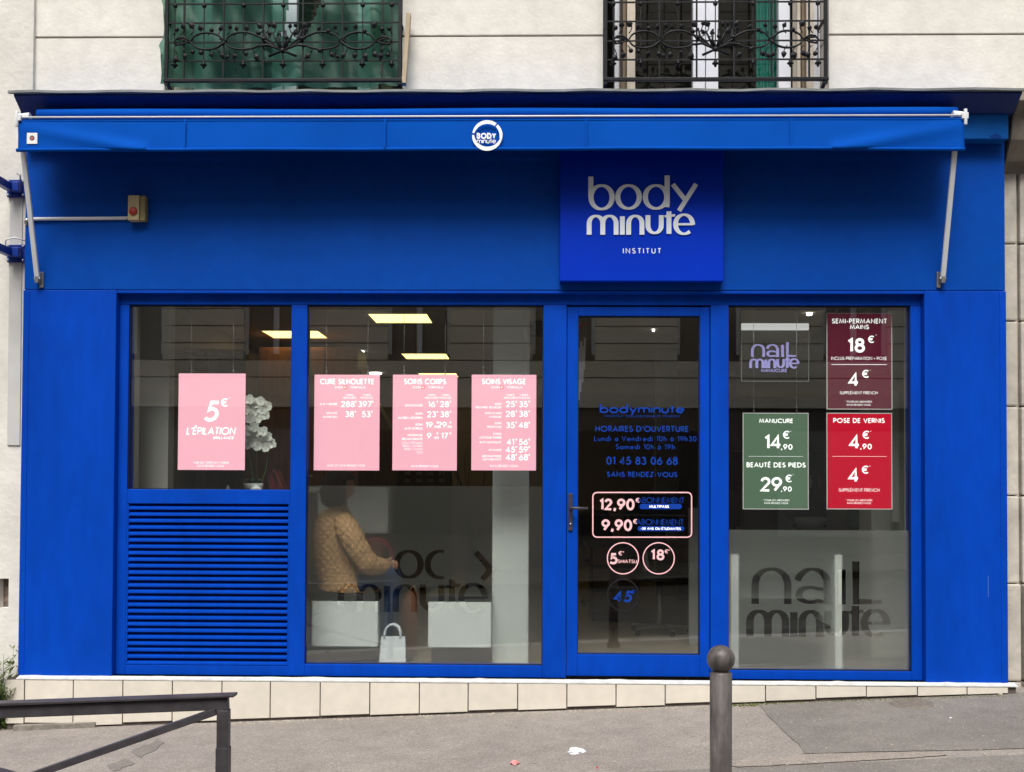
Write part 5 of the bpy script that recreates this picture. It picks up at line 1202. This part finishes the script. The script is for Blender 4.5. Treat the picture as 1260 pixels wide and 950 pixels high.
for k in range(6):
    h_ = .15 + rn.uniform(-.02, .03); lean = .02 + .045 * (k / 5); x_ = xk + k * .019
    b = MB(); b.hexa([(x_, .42, zl + .001), (x_ + .015, .42, zl + .001), (x_ + .015, .58, zl + .001), (x_, .58, zl + .001), (x_ - lean, .42, zl + h_), (x_ + .015 - lean, .42, zl + h_), (x_ + .015 - lean, .58, zl + h_), (x_ - lean, .58, zl + h_)])
    tag(b.build('book', mat('dark_red_cover', (.05 + .03 * (k % 3), .012, .016), .5, .3)), 'thin dark red booklet leaning in the row beside the orchid', 'book', 'booklets on the ledge')
# dry branches
db = thing('branch_vase', (px(590, 1.6), 1.9, FL), 'tall vase of bare dark branches left of the white pillar', 'plant')
xv = px(585, 1.9, 600); b = MB(); b.lathe([(0, 0), (.09, 0), (.11, .2), (.07, .5), (.05, .62), (.06, .66)], (xv, 1.9, FL + .001), 20); b.build('vase', M['black'], db)
rn = random.Random(14)
for k in range(11):
    p = Vector((xv + rn.uniform(-.02, .02), 1.9, FL + .6)); d = Vector((rn.uniform(-.25, .25), rn.uniform(-.2, .2), 1)).normalized(); pts = [p]
    for i in range(6): d = (d + Vector((rn.uniform(-.25, .25), rn.uniform(-.15, .15), rn.uniform(-.05, .2)))).normalized(); p = p + d * .17; pts.append(p)
    b = MB(); b.tube(pts, [.007 - .0009 * i for i in range(7)], 5); b.build('branch', M['blackp'], db)
# dark wall unit right of the pillar
tag(MB().box(px(650, 2, 400), px(668, 2, 400) + .25, 2.0, 2.12, pz(412, 2), pz(394, 2)).build('air_conditioner', M['blackp'], None, bevel=.01), 'dark slim wall unit above and right of the pillar', 'wall unit')

# ---------------- reception seen through the door
rd = thing('reception_desk', (px(780, 3.2), 3.2, FL), 'black reception desk with white end panel inside the door', 'desk')
x0, x1 = px(722, 3.0, 700), px(846, 3.0, 700); zt_ = pz(668, 3.0)
MB().box(x0, x1, 3.0, 3.7, zt_ - .04, zt_).build('top', M['black'], rd, bevel=.004)
MB().box(x0 + .05, x0 + .5, 3.05, 3.6, FL + .002, zt_ - .041).build('drawer_unit', M['black'], rd, bevel=.004)
for q_ in (.1, .32, .54): MB().box(x0 + .06, x0 + .49, 3.035, 3.049, FL + q_, FL + q_ + .19).build('drawer', M['wood_dk'], rd, bevel=.003)
xw_ = px(848, 1.6, 700), px(868, 1.6, 700)
wp = tag(MB().box(xw_[0], xw_[1], 1.6, 1.66, FL + .001, pz(624, 1.6)).build('screen_panel', M['wall_grey'], None, bevel=.004), 'upright pale grey screen panel behind the door edge', 'panel')
mo = thing('monitor', (px(790, 3.3), 3.3, zt_), 'black computer monitor on the reception desk', 'monitor')
xm = px(802, 3.3); MB().box(xm - .27, xm + .27, 3.3, 3.33, zt_ + .12, zt_ + .46).build('screen', M['blackp'], mo, bevel=.006); MB().box(xm - .02, xm + .02, 3.33, 3.36, zt_ + .015, zt_ + .3).build('stand', M['blackp'], mo); MB().box(xm - .11, xm + .11, 3.26, 3.42, zt_ + .001, zt_ + .014).build('foot', M['blackp'], mo)
def office_chair(u, Y, lab, turn):
    x = px(u, Y, 700); o = thing('swivel_chair', (x, Y, FL), lab, 'chair', 'black swivel chairs'); zs = FL + .5
    b = MB(); b.box(x - .22, x + .22, Y - .22, Y + .22, zs - .03, zs + .03); b.build('seat', M['black'], o, bevel=.025)
    b = MB(); ca, sa = math.cos(turn), math.sin(turn); vs = []
    for j in range(7):
        for i in range(9):
            s_ = (i / 8 - .5); t_ = j / 6; wd = .42 * (1 - .25 * t_ * t_); lx_, ly_ = s_ * wd, .22 + .05 * t_ - .1 * (s_ * 2) ** 2 * .6
            vs.append((x + lx_ * ca - ly_ * sa, Y + lx_ * sa + ly_ * ca, zs + .12 + .42 * t_))
    b.add(vs, [(j * 9 + i, j * 9 + i + 1, (j + 1) * 9 + i + 1, (j + 1) * 9 + i) for j in range(6) for i in range(8)], True); bk = b.build('backrest', M['black'], o, fix=False); sm = bk.modifiers.new('t', 'SOLIDIFY'); sm.thickness = .04
    b = MB(); b.bar((x - .2 * sa, Y + .2 * ca, zs), (x - .24 * sa, Y + .24 * ca, zs + .2), .05, .02); b.build('back_support', M['chrome'], o)
    b = MB(); b.tube([(x, Y, FL + .06), (x, Y, zs - .03)], .025, 12); b.build('column', M['chrome'], o)
    for k in range(5):
        a = k * 2 * math.pi / 5; b = MB(); b.bar((x, Y, FL + .075), (x + .27 * math.cos(a), Y + .27 * math.sin(a), FL + .06), .03, .02); lg = b.build('leg', M['chrome'], o)
        b = MB(); b.ball((x + .26 * math.cos(a), Y + .26 * math.sin(a), FL + .025), .024, 8, 6); b.build('castor', M['blackp'], lg)
office_chair(812, 2.3, 'black swivel chair on chrome star foot behind the door', .5)
office_chair(742, 4.4, 'black swivel chair behind the reception desk', 2.6)
# paper slips hanging at the top of the door
sl = thing('paper_mobile', (px(715, .5), .5, pz(490, .5)), 'strips of white paper hanging inside the top left of the door', 'decoration')
rn = random.Random(6)
for k, (u, v0, v1) in enumerate(((713, 428, 492), (715, 420, 482), (717.5, 426, 470), (719.5, 415, 455), (712.5, 455, 488))):
    A_ = p3(u, v0, .5 + .01 * k); B_ = p3(u - .8, v1, .5 + .01 * k); b = MB(); b.bar(A_, B_, .014, .002, (0, 1, 0)); b.build('paper_strip', M['paper'], sl)
b = MB(); b.tube([p3(710, 404, .5), p3(716, 400, .5), p3(721, 397, .5)], .012, 8); b.build('red_hook', M['redl'], sl)
b = MB(); b.tube([p3(716, 400, .5), p3(716, 424, .52)], .002, 5); b.build('string', M['cable'], sl)
# back wall door and poster light panel
tag(MB().box(px(835, 5, 500), px(905, 5, 500), 5.0, 5.1, FL + .001, pz(452, 5)).build('inner_door', M['wood_dk'], None, bevel=.006), 'dark brown inner door at the back right of the shop', 'door')
tag(MB().box(px(806, 5.5, 500), px(832, 5.5, 500), 5.4, 5.6, FL + .001, CE - .001).build('wall_pilaster', M['wall_grey'], None), 'pale grey wall strip beside the inner door', 'wall strip')
# ---------------- nail bar in the right window
nb = thing('nail_counter', (px(965, 1), .7, FL), 'grey nail bar counter with white edges and dark top behind frosted glass', 'counter')
ny0, ny1 = .36, .95
x0, x1 = px(899, ny0, 750), px(1036, ny0, 750); zt_ = pz(677, ny0, 960)
M['bright_white'] = mat('gloss_white_edge', (.88, .89, .88), .3, .4); M['grey_panel'] = mat('grey_counter_front', (.24, .245, .24), .45, .3, var=.04)
MB().box(x0 - .01, x1 + .005, ny0 - .01, ny1, zt_ - .02, zt_).build('top', M['black'], nb, bevel=.003)
for a, c in ((x0, x0 + .055), (x1 - .05, x1)): MB().box(a, c, ny0, ny1, FL + .001, zt_ - .021).build('side_panel', M['bright_white'], nb, bevel=.003)
zq = pz(742, ny0, 960)
MB().box(x0 + .056, x1 - .051, ny0 + .28, ny0 + .30, zq, zt_ - .021).build('upper_panel', M['grey_panel'], nb, bevel=.004)  # lighter than the lower panel: light-to-dark gradient put into the colours
MB().box(x0 + .056, x1 - .051, ny1 - .05, ny1 - .02, FL + .001, zq - .001).build('modesty_panel', M['black'], nb)
MB().box(x0 + .056, x1 - .051, ny0 + .1, ny1 - .051, FL + .3, FL + .32).build('inner_shelf', M['black'], nb)
gc = tag(MB().box(px(1072, 1.0, 600), px(1122, 1.0, 600), 1.0, 1.3, FL + .001, CE - .001).build('grey_column', M['wall_white'], None, bevel=.008), 'pale grey column inside the right edge of the nail window', 'pillar')
gp_ = tag(MB().box(px(1098, .9, 500), px(1106, .9, 500), .9, .93, pz(640, .9), pz(480, .9)).build('mirror_strip', M['lacquer'], None, bevel=.003), 'slim white upright strip fixed on the grey column', 'strip')
# work table behind with bowls, lamp and chair
wt_ = thing('manicure_table', (px(985, 1.9), 1.9, FL), 'dark manicure table behind the nail bar counter', 'table')
x0, x1 = px(925, 1.7, 650), px(1075, 1.7, 650); zt_ = pz(652, 1.7, 980)
MB().box(x0, x1, 1.7, 2.4, zt_ - .04, zt_).build('top', M['wood_dk'], wt_, bevel=.004)
for a in (x0 + .05, x1 - .1):
    for yy in (1.75, 2.3): MB().box(a, a + .05, yy, yy + .05, FL + .001, zt_ - .041).build('leg', M['black'], wt_)
def bowl(u, Y, r, m, lab):
    x = px(u, Y, 640); b = MB(); b.lathe([(0, 0), (r * .5, 0), (r * .9, r * .35), (r, r * .7), (r * .95, r * .7), (r * .85, r * .4), (0, r * .1)], (x, Y, zt_ + .001), 24); tag(b.build('bowl', m), lab, 'bowl')
bowl(998, 1.85, .14, M['wall_grey'], 'wide pale bowl on the manicure table under the green poster'); bowl(972, 1.95, .09, M['black'], 'small dark bowl left of the pale bowl on the table')
b = MB(); x_ = px(1052, 1.9, 640); b.lathe([(0, 0), (.05, .0), (.075, .05), (.08, .1), (.06, .16), (.03, .2), (.03, .22)], (x_, 1.9, zt_ + .001), 20); tag(b.build('glass_jar', glass_mat('green_jar_glass', (.55, .75, .68), 1.5)), 'round green glass jar on the table below the red poster', 'jar')
for k, u in enumerate((1063, 1067, 1071)):
    x_ = px(u, 1.75, 640); b = MB(); b.lathe([(0, 0), (.012, 0), (.012, .06), (.006, .065), (.006, .11), (0, .11)], (x_, 1.75, zt_ + .001), 10); tag(b.build('polish_bottle', [M['chrome'], M['lacquer'], M['chrome']][k]), ('steel bottle next to the green jar', 'white bottle between two steel ones', 'steel bottle farthest from the green jar')[k], 'bottle', 'bottles on the manicure table')
o = thing('salon_chair', (px(938, 1.35), 1.35, FL), 'black curved salon chair back above the nail counter', 'chair')
x_ = px(944, 1.35, 640); zs = FL + .55
b = MB(); vs = []
for j in range(9):
    for i in range(11):
        a = R_(200 + 140 * i / 10); t_ = j / 8
        vs.append((x_ + .24 * math.cos(a) * (1 - .06 * t_) , 1.35 + .12 * math.sin(a), zs + .1 + .62 * t_ - .35 * (i / 10) ** 1.5 * t_))
b.add(vs, [(j * 11 + i, j * 11 + i + 1, (j + 1) * 11 + i + 1, (j + 1) * 11 + i) for j in range(8) for i in range(10)], True); bk = b.build('backrest', M['black'], o, fix=False); s_m = bk.modifiers.new('t', 'SOLIDIFY'); s_m.thickness = .03
MB().box(x_ - .22, x_ + .22, 1.2, 1.55, zs - .04, zs + .04).build('seat', M['black'], o, bevel=.02); b = MB(); b.tube([(x_, 1.38, FL + .03), (x_, 1.38, zs - .04)], .03, 12); b.build('column', M['chrome'], o); b = MB(); b.lathe([(0, 0), (.2, 0), (.2, .015), (.04, .03)], (x_, 1.38, FL + .001), 24); b.build('foot', M['chrome'], o)
sh = thing('wall_shelf', (px(1010, 3.6), 3.6, 1.2), 'dark wall shelf with small bottles behind the posters', 'shelf')
x0, x1 = px(905, 3.6), px(1065, 3.6)
for z_ in (1.45, 1.85): MB().box(x0, x1, 3.5, 3.75, z_, z_ + .03).build('shelf_board', M['black'], sh)
MB().box(x0, x1, 3.76, 3.8, FL + .002, 2.4).build('back_panel', M['black'], sh)
rn = random.Random(17)
for k, (cn, mm) in enumerate((('white', 'lacquer'), ('red', 'redl'), ('grey', 'wall_grey'), ('tan', 'tanl'))):
    x_ = x0 + .75 + k * .09; b = MB(); h_ = .1 + rn.uniform(0, .05); b.lathe([(0, 0), (.018, 0), (.018, h_ * .6), (.008, h_ * .7), (.008, h_), (0, h_)], (x_, 3.6, 1.481), 8); tag(b.build('varnish_bottle', M[mm]), 'small ' + cn + ' varnish bottle on the dark wall shelf', 'bottle', 'bottles on the wall shelf')

# ================================================================== STREET OBJECTS
# bollard
bc = p3(887, 811, -2.7); bx = bc.x; zg_ = ground(bx, -2.7)
bo = thing('bollard', (bx, -2.7, zg_), 'dark cast iron bollard with ball top in front of the door', 'bollard')
M['bol'] = mat('worn_brown_iron', (.085, .075, .072), .42, .45, var=.5, vscale=13, bump=.25, bscale=45, stretch=(2, 2, .5), var2=.2, v2scale=30)
rb_ = .0445; zball = bc.z; zshaft = pz(827, -2.7, 887)
prof = [(.062, 0), (.062, .05), (rb_ + .003, .06), (rb_, .08), (rb_, zshaft - zg_ - .004), (rb_ - .004, zshaft - zg_), (rb_ - .018, zshaft - zg_ + .006), (.021, zshaft - zg_ + .02)]
MB().lathe([(0, .0)] + prof, (bx, -2.7, zg_), 28).build('post', M['bol'], bo)
MB().ball((bx, -2.7, zball), .0565, 32, 20).build('ball', M['bol'], bo)
MB().lathe([(.021, -.008), (.030, -.004), (.030, .006), (.021, .010)], (bx, -2.7, zshaft + .014), 24).build('collar', M['bol'], bo)
# barrier
by = -2.55; pa = p3(275.5, 860, by); zg_ = ground(pa.x, by)
br = thing('barrier', (pa.x - .7, by, zg_), 'dark steel pedestrian barrier with crossed braces at the lower left', 'barrier')
L_b = 1.75; x1 = pa.x; x0 = x1 - L_b; slope = .046
zt1 = pz(853, by, 280); zt0 = zt1 - slope * L_b
MB().hexa([(x0 - .05, by - .032, zt0 - .014), (x1 + .05, by - .032, zt1 - .012), (x1 + .05, by + .032, zt1 - .012), (x0 - .05, by + .032, zt0 - .014), (x0 - .05, by - .032, zt0), (x1 + .05, by - .032, zt1), (x1 + .05, by + .032, zt1), (x0 - .05, by + .032, zt0)]).build('handrail', M['steel_dark'], br, bevel=.004)
b = MB(); b.bar((x0, by, zt0 - .042), (x1 + .02, by, zt1 - .042), .035, .05); b.build('top_rail', M['steel_dark'], br, bevel=.003)
for xx, zt_ in ((x1, zt1), (x0, zt0)):
    g_ = ground(xx, by); b = MB(); b.box(xx - .024, xx + .024, by - .024, by + .024, zt_ - .24, zt_ - .068); b.box(xx - .0265, xx + .0265, by - .027, by + .027, g_ - .2, zt_ - .225); b.build('post', M['steel_dark'], br, bevel=.004)
b = MB(); b.bar((x1 - .03, by, zt1 - .075), (x0 + .05, by, ground(x0, by) + .12), .03, .042, (0, 1, 0)); b.build('brace', M['steel_dark'], br, bevel=.003)
b = MB(); b.bar((x0 + .03, by + .034, zt0 - .075), (x1 - .05, by + .034, ground(x1, by) + .12), .03, .042, (0, 1, 0)); b.build('brace', M['steel_dark'], br, bevel=.003)
# utility cover
c = gp(1122, 867); b = MB(); n = 28
b.lathe([(0, .010), (.128, .010), (.134, .006), (.136, -.02)], (0, 0, 0), n); vs = b.v; b.v = [(c.x + q_[0], c.y + q_[1], ground(c.x + q_[0], c.y + q_[1]) + q_[2]) for q_ in vs]
tag(b.build('utility_cover', mat('dusty_iron_cover', (.16, .14, .12), .8, .3, var=.25, vscale=30, bump=.4, bscale=60)), 'small round iron cover in the pavement at the foot of the right pier', 'cover')
# litter
def crumple(u, v, sx, sy, sz, m, name, lab, cat, seed):
    rn = random.Random(seed); c = gp(u, v); bm = bmesh.new(); bmesh.ops.create_icosphere(bm, subdivisions=2, radius=1)
    for w_ in bm.verts:
        k = rn.uniform(.6, 1.15); w_.co = Vector((w_.co.x * sx * k, w_.co.y * sy * k, max(-.2, w_.co.z) * sz * k))
    me = bpy.data.meshes.new(name); bm.to_mesh(me); bm.free(); me.materials.append(m); o = bpy.data.objects.new(name, me); COL.objects.link(o); o.location = (c.x, c.y, ground(c.x, c.y) + sz * .18); o.rotation_euler.z = rn.uniform(0, 3)
    return tag(o, lab, cat)
crumple(708, 926, .055, .04, .022, M['paper'], 'crumpled_tissue', 'crumpled white tissue lying on the pavement below the door', 'litter', 1)
crumple(633, 940, .034, .03, .016, mat('pink_wrapper', (.66, .25, .25), .5, .3, var=.4, vscale=60), 'sweet_wrapper', 'pink and white sweet wrapper on the pavement at the bottom edge', 'litter', 2)
crumple(735, 945, .01, .008, .005, M['redl'], 'red_scrap', 'tiny red scrap right of the sweet wrapper', 'litter', 3)
crumple(1245, 852, .03, .03, .018, M['stone'], 'rubble_chip', 'pale rubble chip at the right end of the plinth', 'rubble', 4)
crumple(1230, 855, .02, .02, .012, M['stone'], 'rubble_chip', 'small rubble chip just left of the bigger one', 'rubble', 5)
crumple(1170, 884, .012, .01, .006, M['paper'], 'paper_scrap', 'tiny white paper scrap on the grey asphalt repair', 'litter', 6)
# grit and moss along the foot of the plinth
def strip_stuff(name, m, n, seed, x0, x1, size, lab, cat):
    rn = random.Random(seed); b = MB()
    for i in range(n):
        x = rn.uniform(x0, x1); y = PY - .004 - abs(rn.gauss(0, .028)); s_ = size * rn.uniform(.4, 1.4); g_ = ground(x, y); a = rn.uniform(0, 3)
        pts = [(x + s_ * math.cos(a + k * 1.26) * rn.uniform(.6, 1.3), y + s_ * .7 * math.sin(a + k * 1.26), g_ + .0005) for k in range(5)] + [(x, y, g_ + s_ * .55)]
        b.add(pts, [(k, (k + 1) % 5, 5) for k in range(5)])
    return tag(b.build(name, m, None, fix=False), lab, cat, kind='stuff')
M['moss'] = mat('green_moss', (.075, .085, .028), .95, .1, var=.4, vscale=30); M['grit'] = mat('pale_grit', (.36, .32, .27), .95, .1, var=.3, vscale=40)
strip_stuff('moss', M['moss'], 900, 3, px(880, PY, 860), px(1235, PY, 850), .010, 'green moss along the foot of the plinth at right', 'moss')
strip_stuff('grit', M['grit'], 700, 4, px(230, PY, 880), px(1240, PY, 860), .008, 'pale grit gathered along the foot of the plinth', 'grit')
b = MB(); rn = random.Random(12)
for i in range(140):
    p = gp(rn.uniform(280, 1250), rn.uniform(866, 950)); s_ = rn.uniform(.003, .008)
    if p.y > -.06: continue
    g_ = ground(p.x, p.y) + .004; b.add([(p.x - s_, p.y - s_ * .6, g_), (p.x + s_, p.y - s_ * .7, g_), (p.x + s_ * .8, p.y + s_, g_), (p.x - s_ * .7, p.y + s_, g_), (p.x, p.y, g_ + s_ * .6)], [(0, 1, 4), (1, 2, 4), (2, 3, 4), (3, 0, 4)])
tag(b.build('gravel_crumbs', M['grit'], None, fix=False), 'loose pale crumbs scattered over the pavement', 'gravel', kind='stuff')
b = MB(); b.hexa([(px(18, PY - .02, 905), PY - .03, -.3), (px(118, PY - .02, 905), PY - .03, -.3), (px(118, PY, 905), PY + .03, -.3), (px(18, PY, 905), PY + .03, -.3)] + [(x_, y_, ground(x_, y_) + .035) for x_, y_ in ((px(18, PY, 905), PY - .03), (px(118, PY, 905), PY - .02), (px(118, PY, 905), PY + .03), (px(18, PY, 905), PY + .03))])
b.build('cement_fillet', mat('grey_cement', (.22, .2, .175), .95, .1, var=.25, vscale=20, bump=.5, bscale=40), shop, bevel=.008)
# weeds at the left corner
wd_ = thing('weed_plant', (px(4, -.02, 860), -.02, ground(px(4), -.02)), 'wispy green roadside weeds growing at the left wall corner', 'plant')
M['weed'] = mat('weed_green', (.085, .13, .035), .7, .2, var=.35, vscale=25); M['weed2'] = mat('pale_weed', (.16, .19, .08), .7, .2, var=.3, vscale=25)
rn = random.Random(44)
for k in range(44):
    base = Vector((px(-10 + rn.uniform(-14, 24), 0, 880), rn.uniform(-.09, .04), 0)); base.z = ground(base.x, base.y); hgt = rn.uniform(.28, .66); d = Vector((rn.uniform(-.3, .35), rn.uniform(-.3, .1), 1)); pts = [base + d * hgt * i / 6 + Vector((rn.uniform(-.01, .01), 0, -.08 * (i / 6) ** 2 * rn.random())) for i in range(7)]
    b = MB(); b.tube(pts, [.003 - .0003 * i for i in range(7)], 4)
    for i in range(1, 7):
        for s_ in range(5):
            p = pts[i].lerp(pts[i - 1], rn.random()); a = rn.uniform(0, 6.28); L_ = rn.uniform(.02, .06); dd = Vector((math.cos(a), math.sin(a), rn.uniform(.3, 1.0))).normalized(); n_ = dd.cross(Vector((0, 0, 1))).normalized() * L_ * .17
            b.add([p, p + dd * L_ * .5 + n_, p + dd * L_, p + dd * L_ * .5 - n_], [(0, 1, 2, 3)])
    b.build('stem', M['weed'] if rn.random() < .65 else M['weed2'], wd_, fix=False)

# ================================================================== HOUSE ACROSS THE STREET (seen only mirrored in the glass)
OY = -16.0
op = thing('opposite_building', (0, OY, ground(0, OY)), 'coursed stone apartment house across the street mirrored in the shop glass', 'building')
M['opp'] = mat('opposite_limestone', (.76, .71, .61), .9, .1, var=.1, vscale=1.2)
M['oppdark'] = mat('dark_opposite_shop', (.14, .125, .115), .5, .3, var=.2, vscale=1)
wins = [(-9.6, -8.2), (-6.4, -5.0), (-3.2, -1.8), (.0, 1.4), (3.2, 4.6), (6.4, 7.8), (9.6, 11.0)]
MB().box(-30, 30, OY - .6, OY - .25, -2, 13).build('wall_core', M['oppdark'], op)
MB().box(-30, 30, OY - .24, OY - .02, -2, 3.2).build('ground_floor', M['oppdark'], op)
MB().box(-30, 30, OY - .24, OY + .15, 3.2, 3.5).build('string_course', M['opp'], op)
segs = []; xx = -30.0
for a, c in wins + [(30, 30)]: segs.append((xx, a)); xx = c
z_ = 3.5; i = 0
while z_ < 12.6:
    b = MB(); wz = (4.2 < z_ + .2 < 6.6) or (8.0 < z_ + .2 < 10.2)
    if wz:
        for a, c in segs: b.box(a, c, OY - .24, OY, z_, z_ + .355)
    else: b.box(-30, 30, OY - .24, OY, z_, z_ + .355)
    b.build('stone_course', M['opp'], op); z_ += .38
for a, c in wins:
    for z0_, z1_ in ((4.4, 6.5), (8.2, 10.1)):
        wn = MB().box(a, a + .08, OY - .2, OY - .12, z0_, z1_).box(c - .08, c, OY - .2, OY - .12, z0_, z1_).box((a + c) / 2 - .06, (a + c) / 2 + .06, OY - .2, OY - .12, z0_, z1_).build('window', M['upframe'], op)
for k in range(6):
    x_ = -13 + k * 4.6; MB().box(x_, x_ + 3.2, OY - .02, OY + .03, .4, 2.7).build('shop_bay', M['wall_grey'] if k % 3 == 1 else M['black'], op)
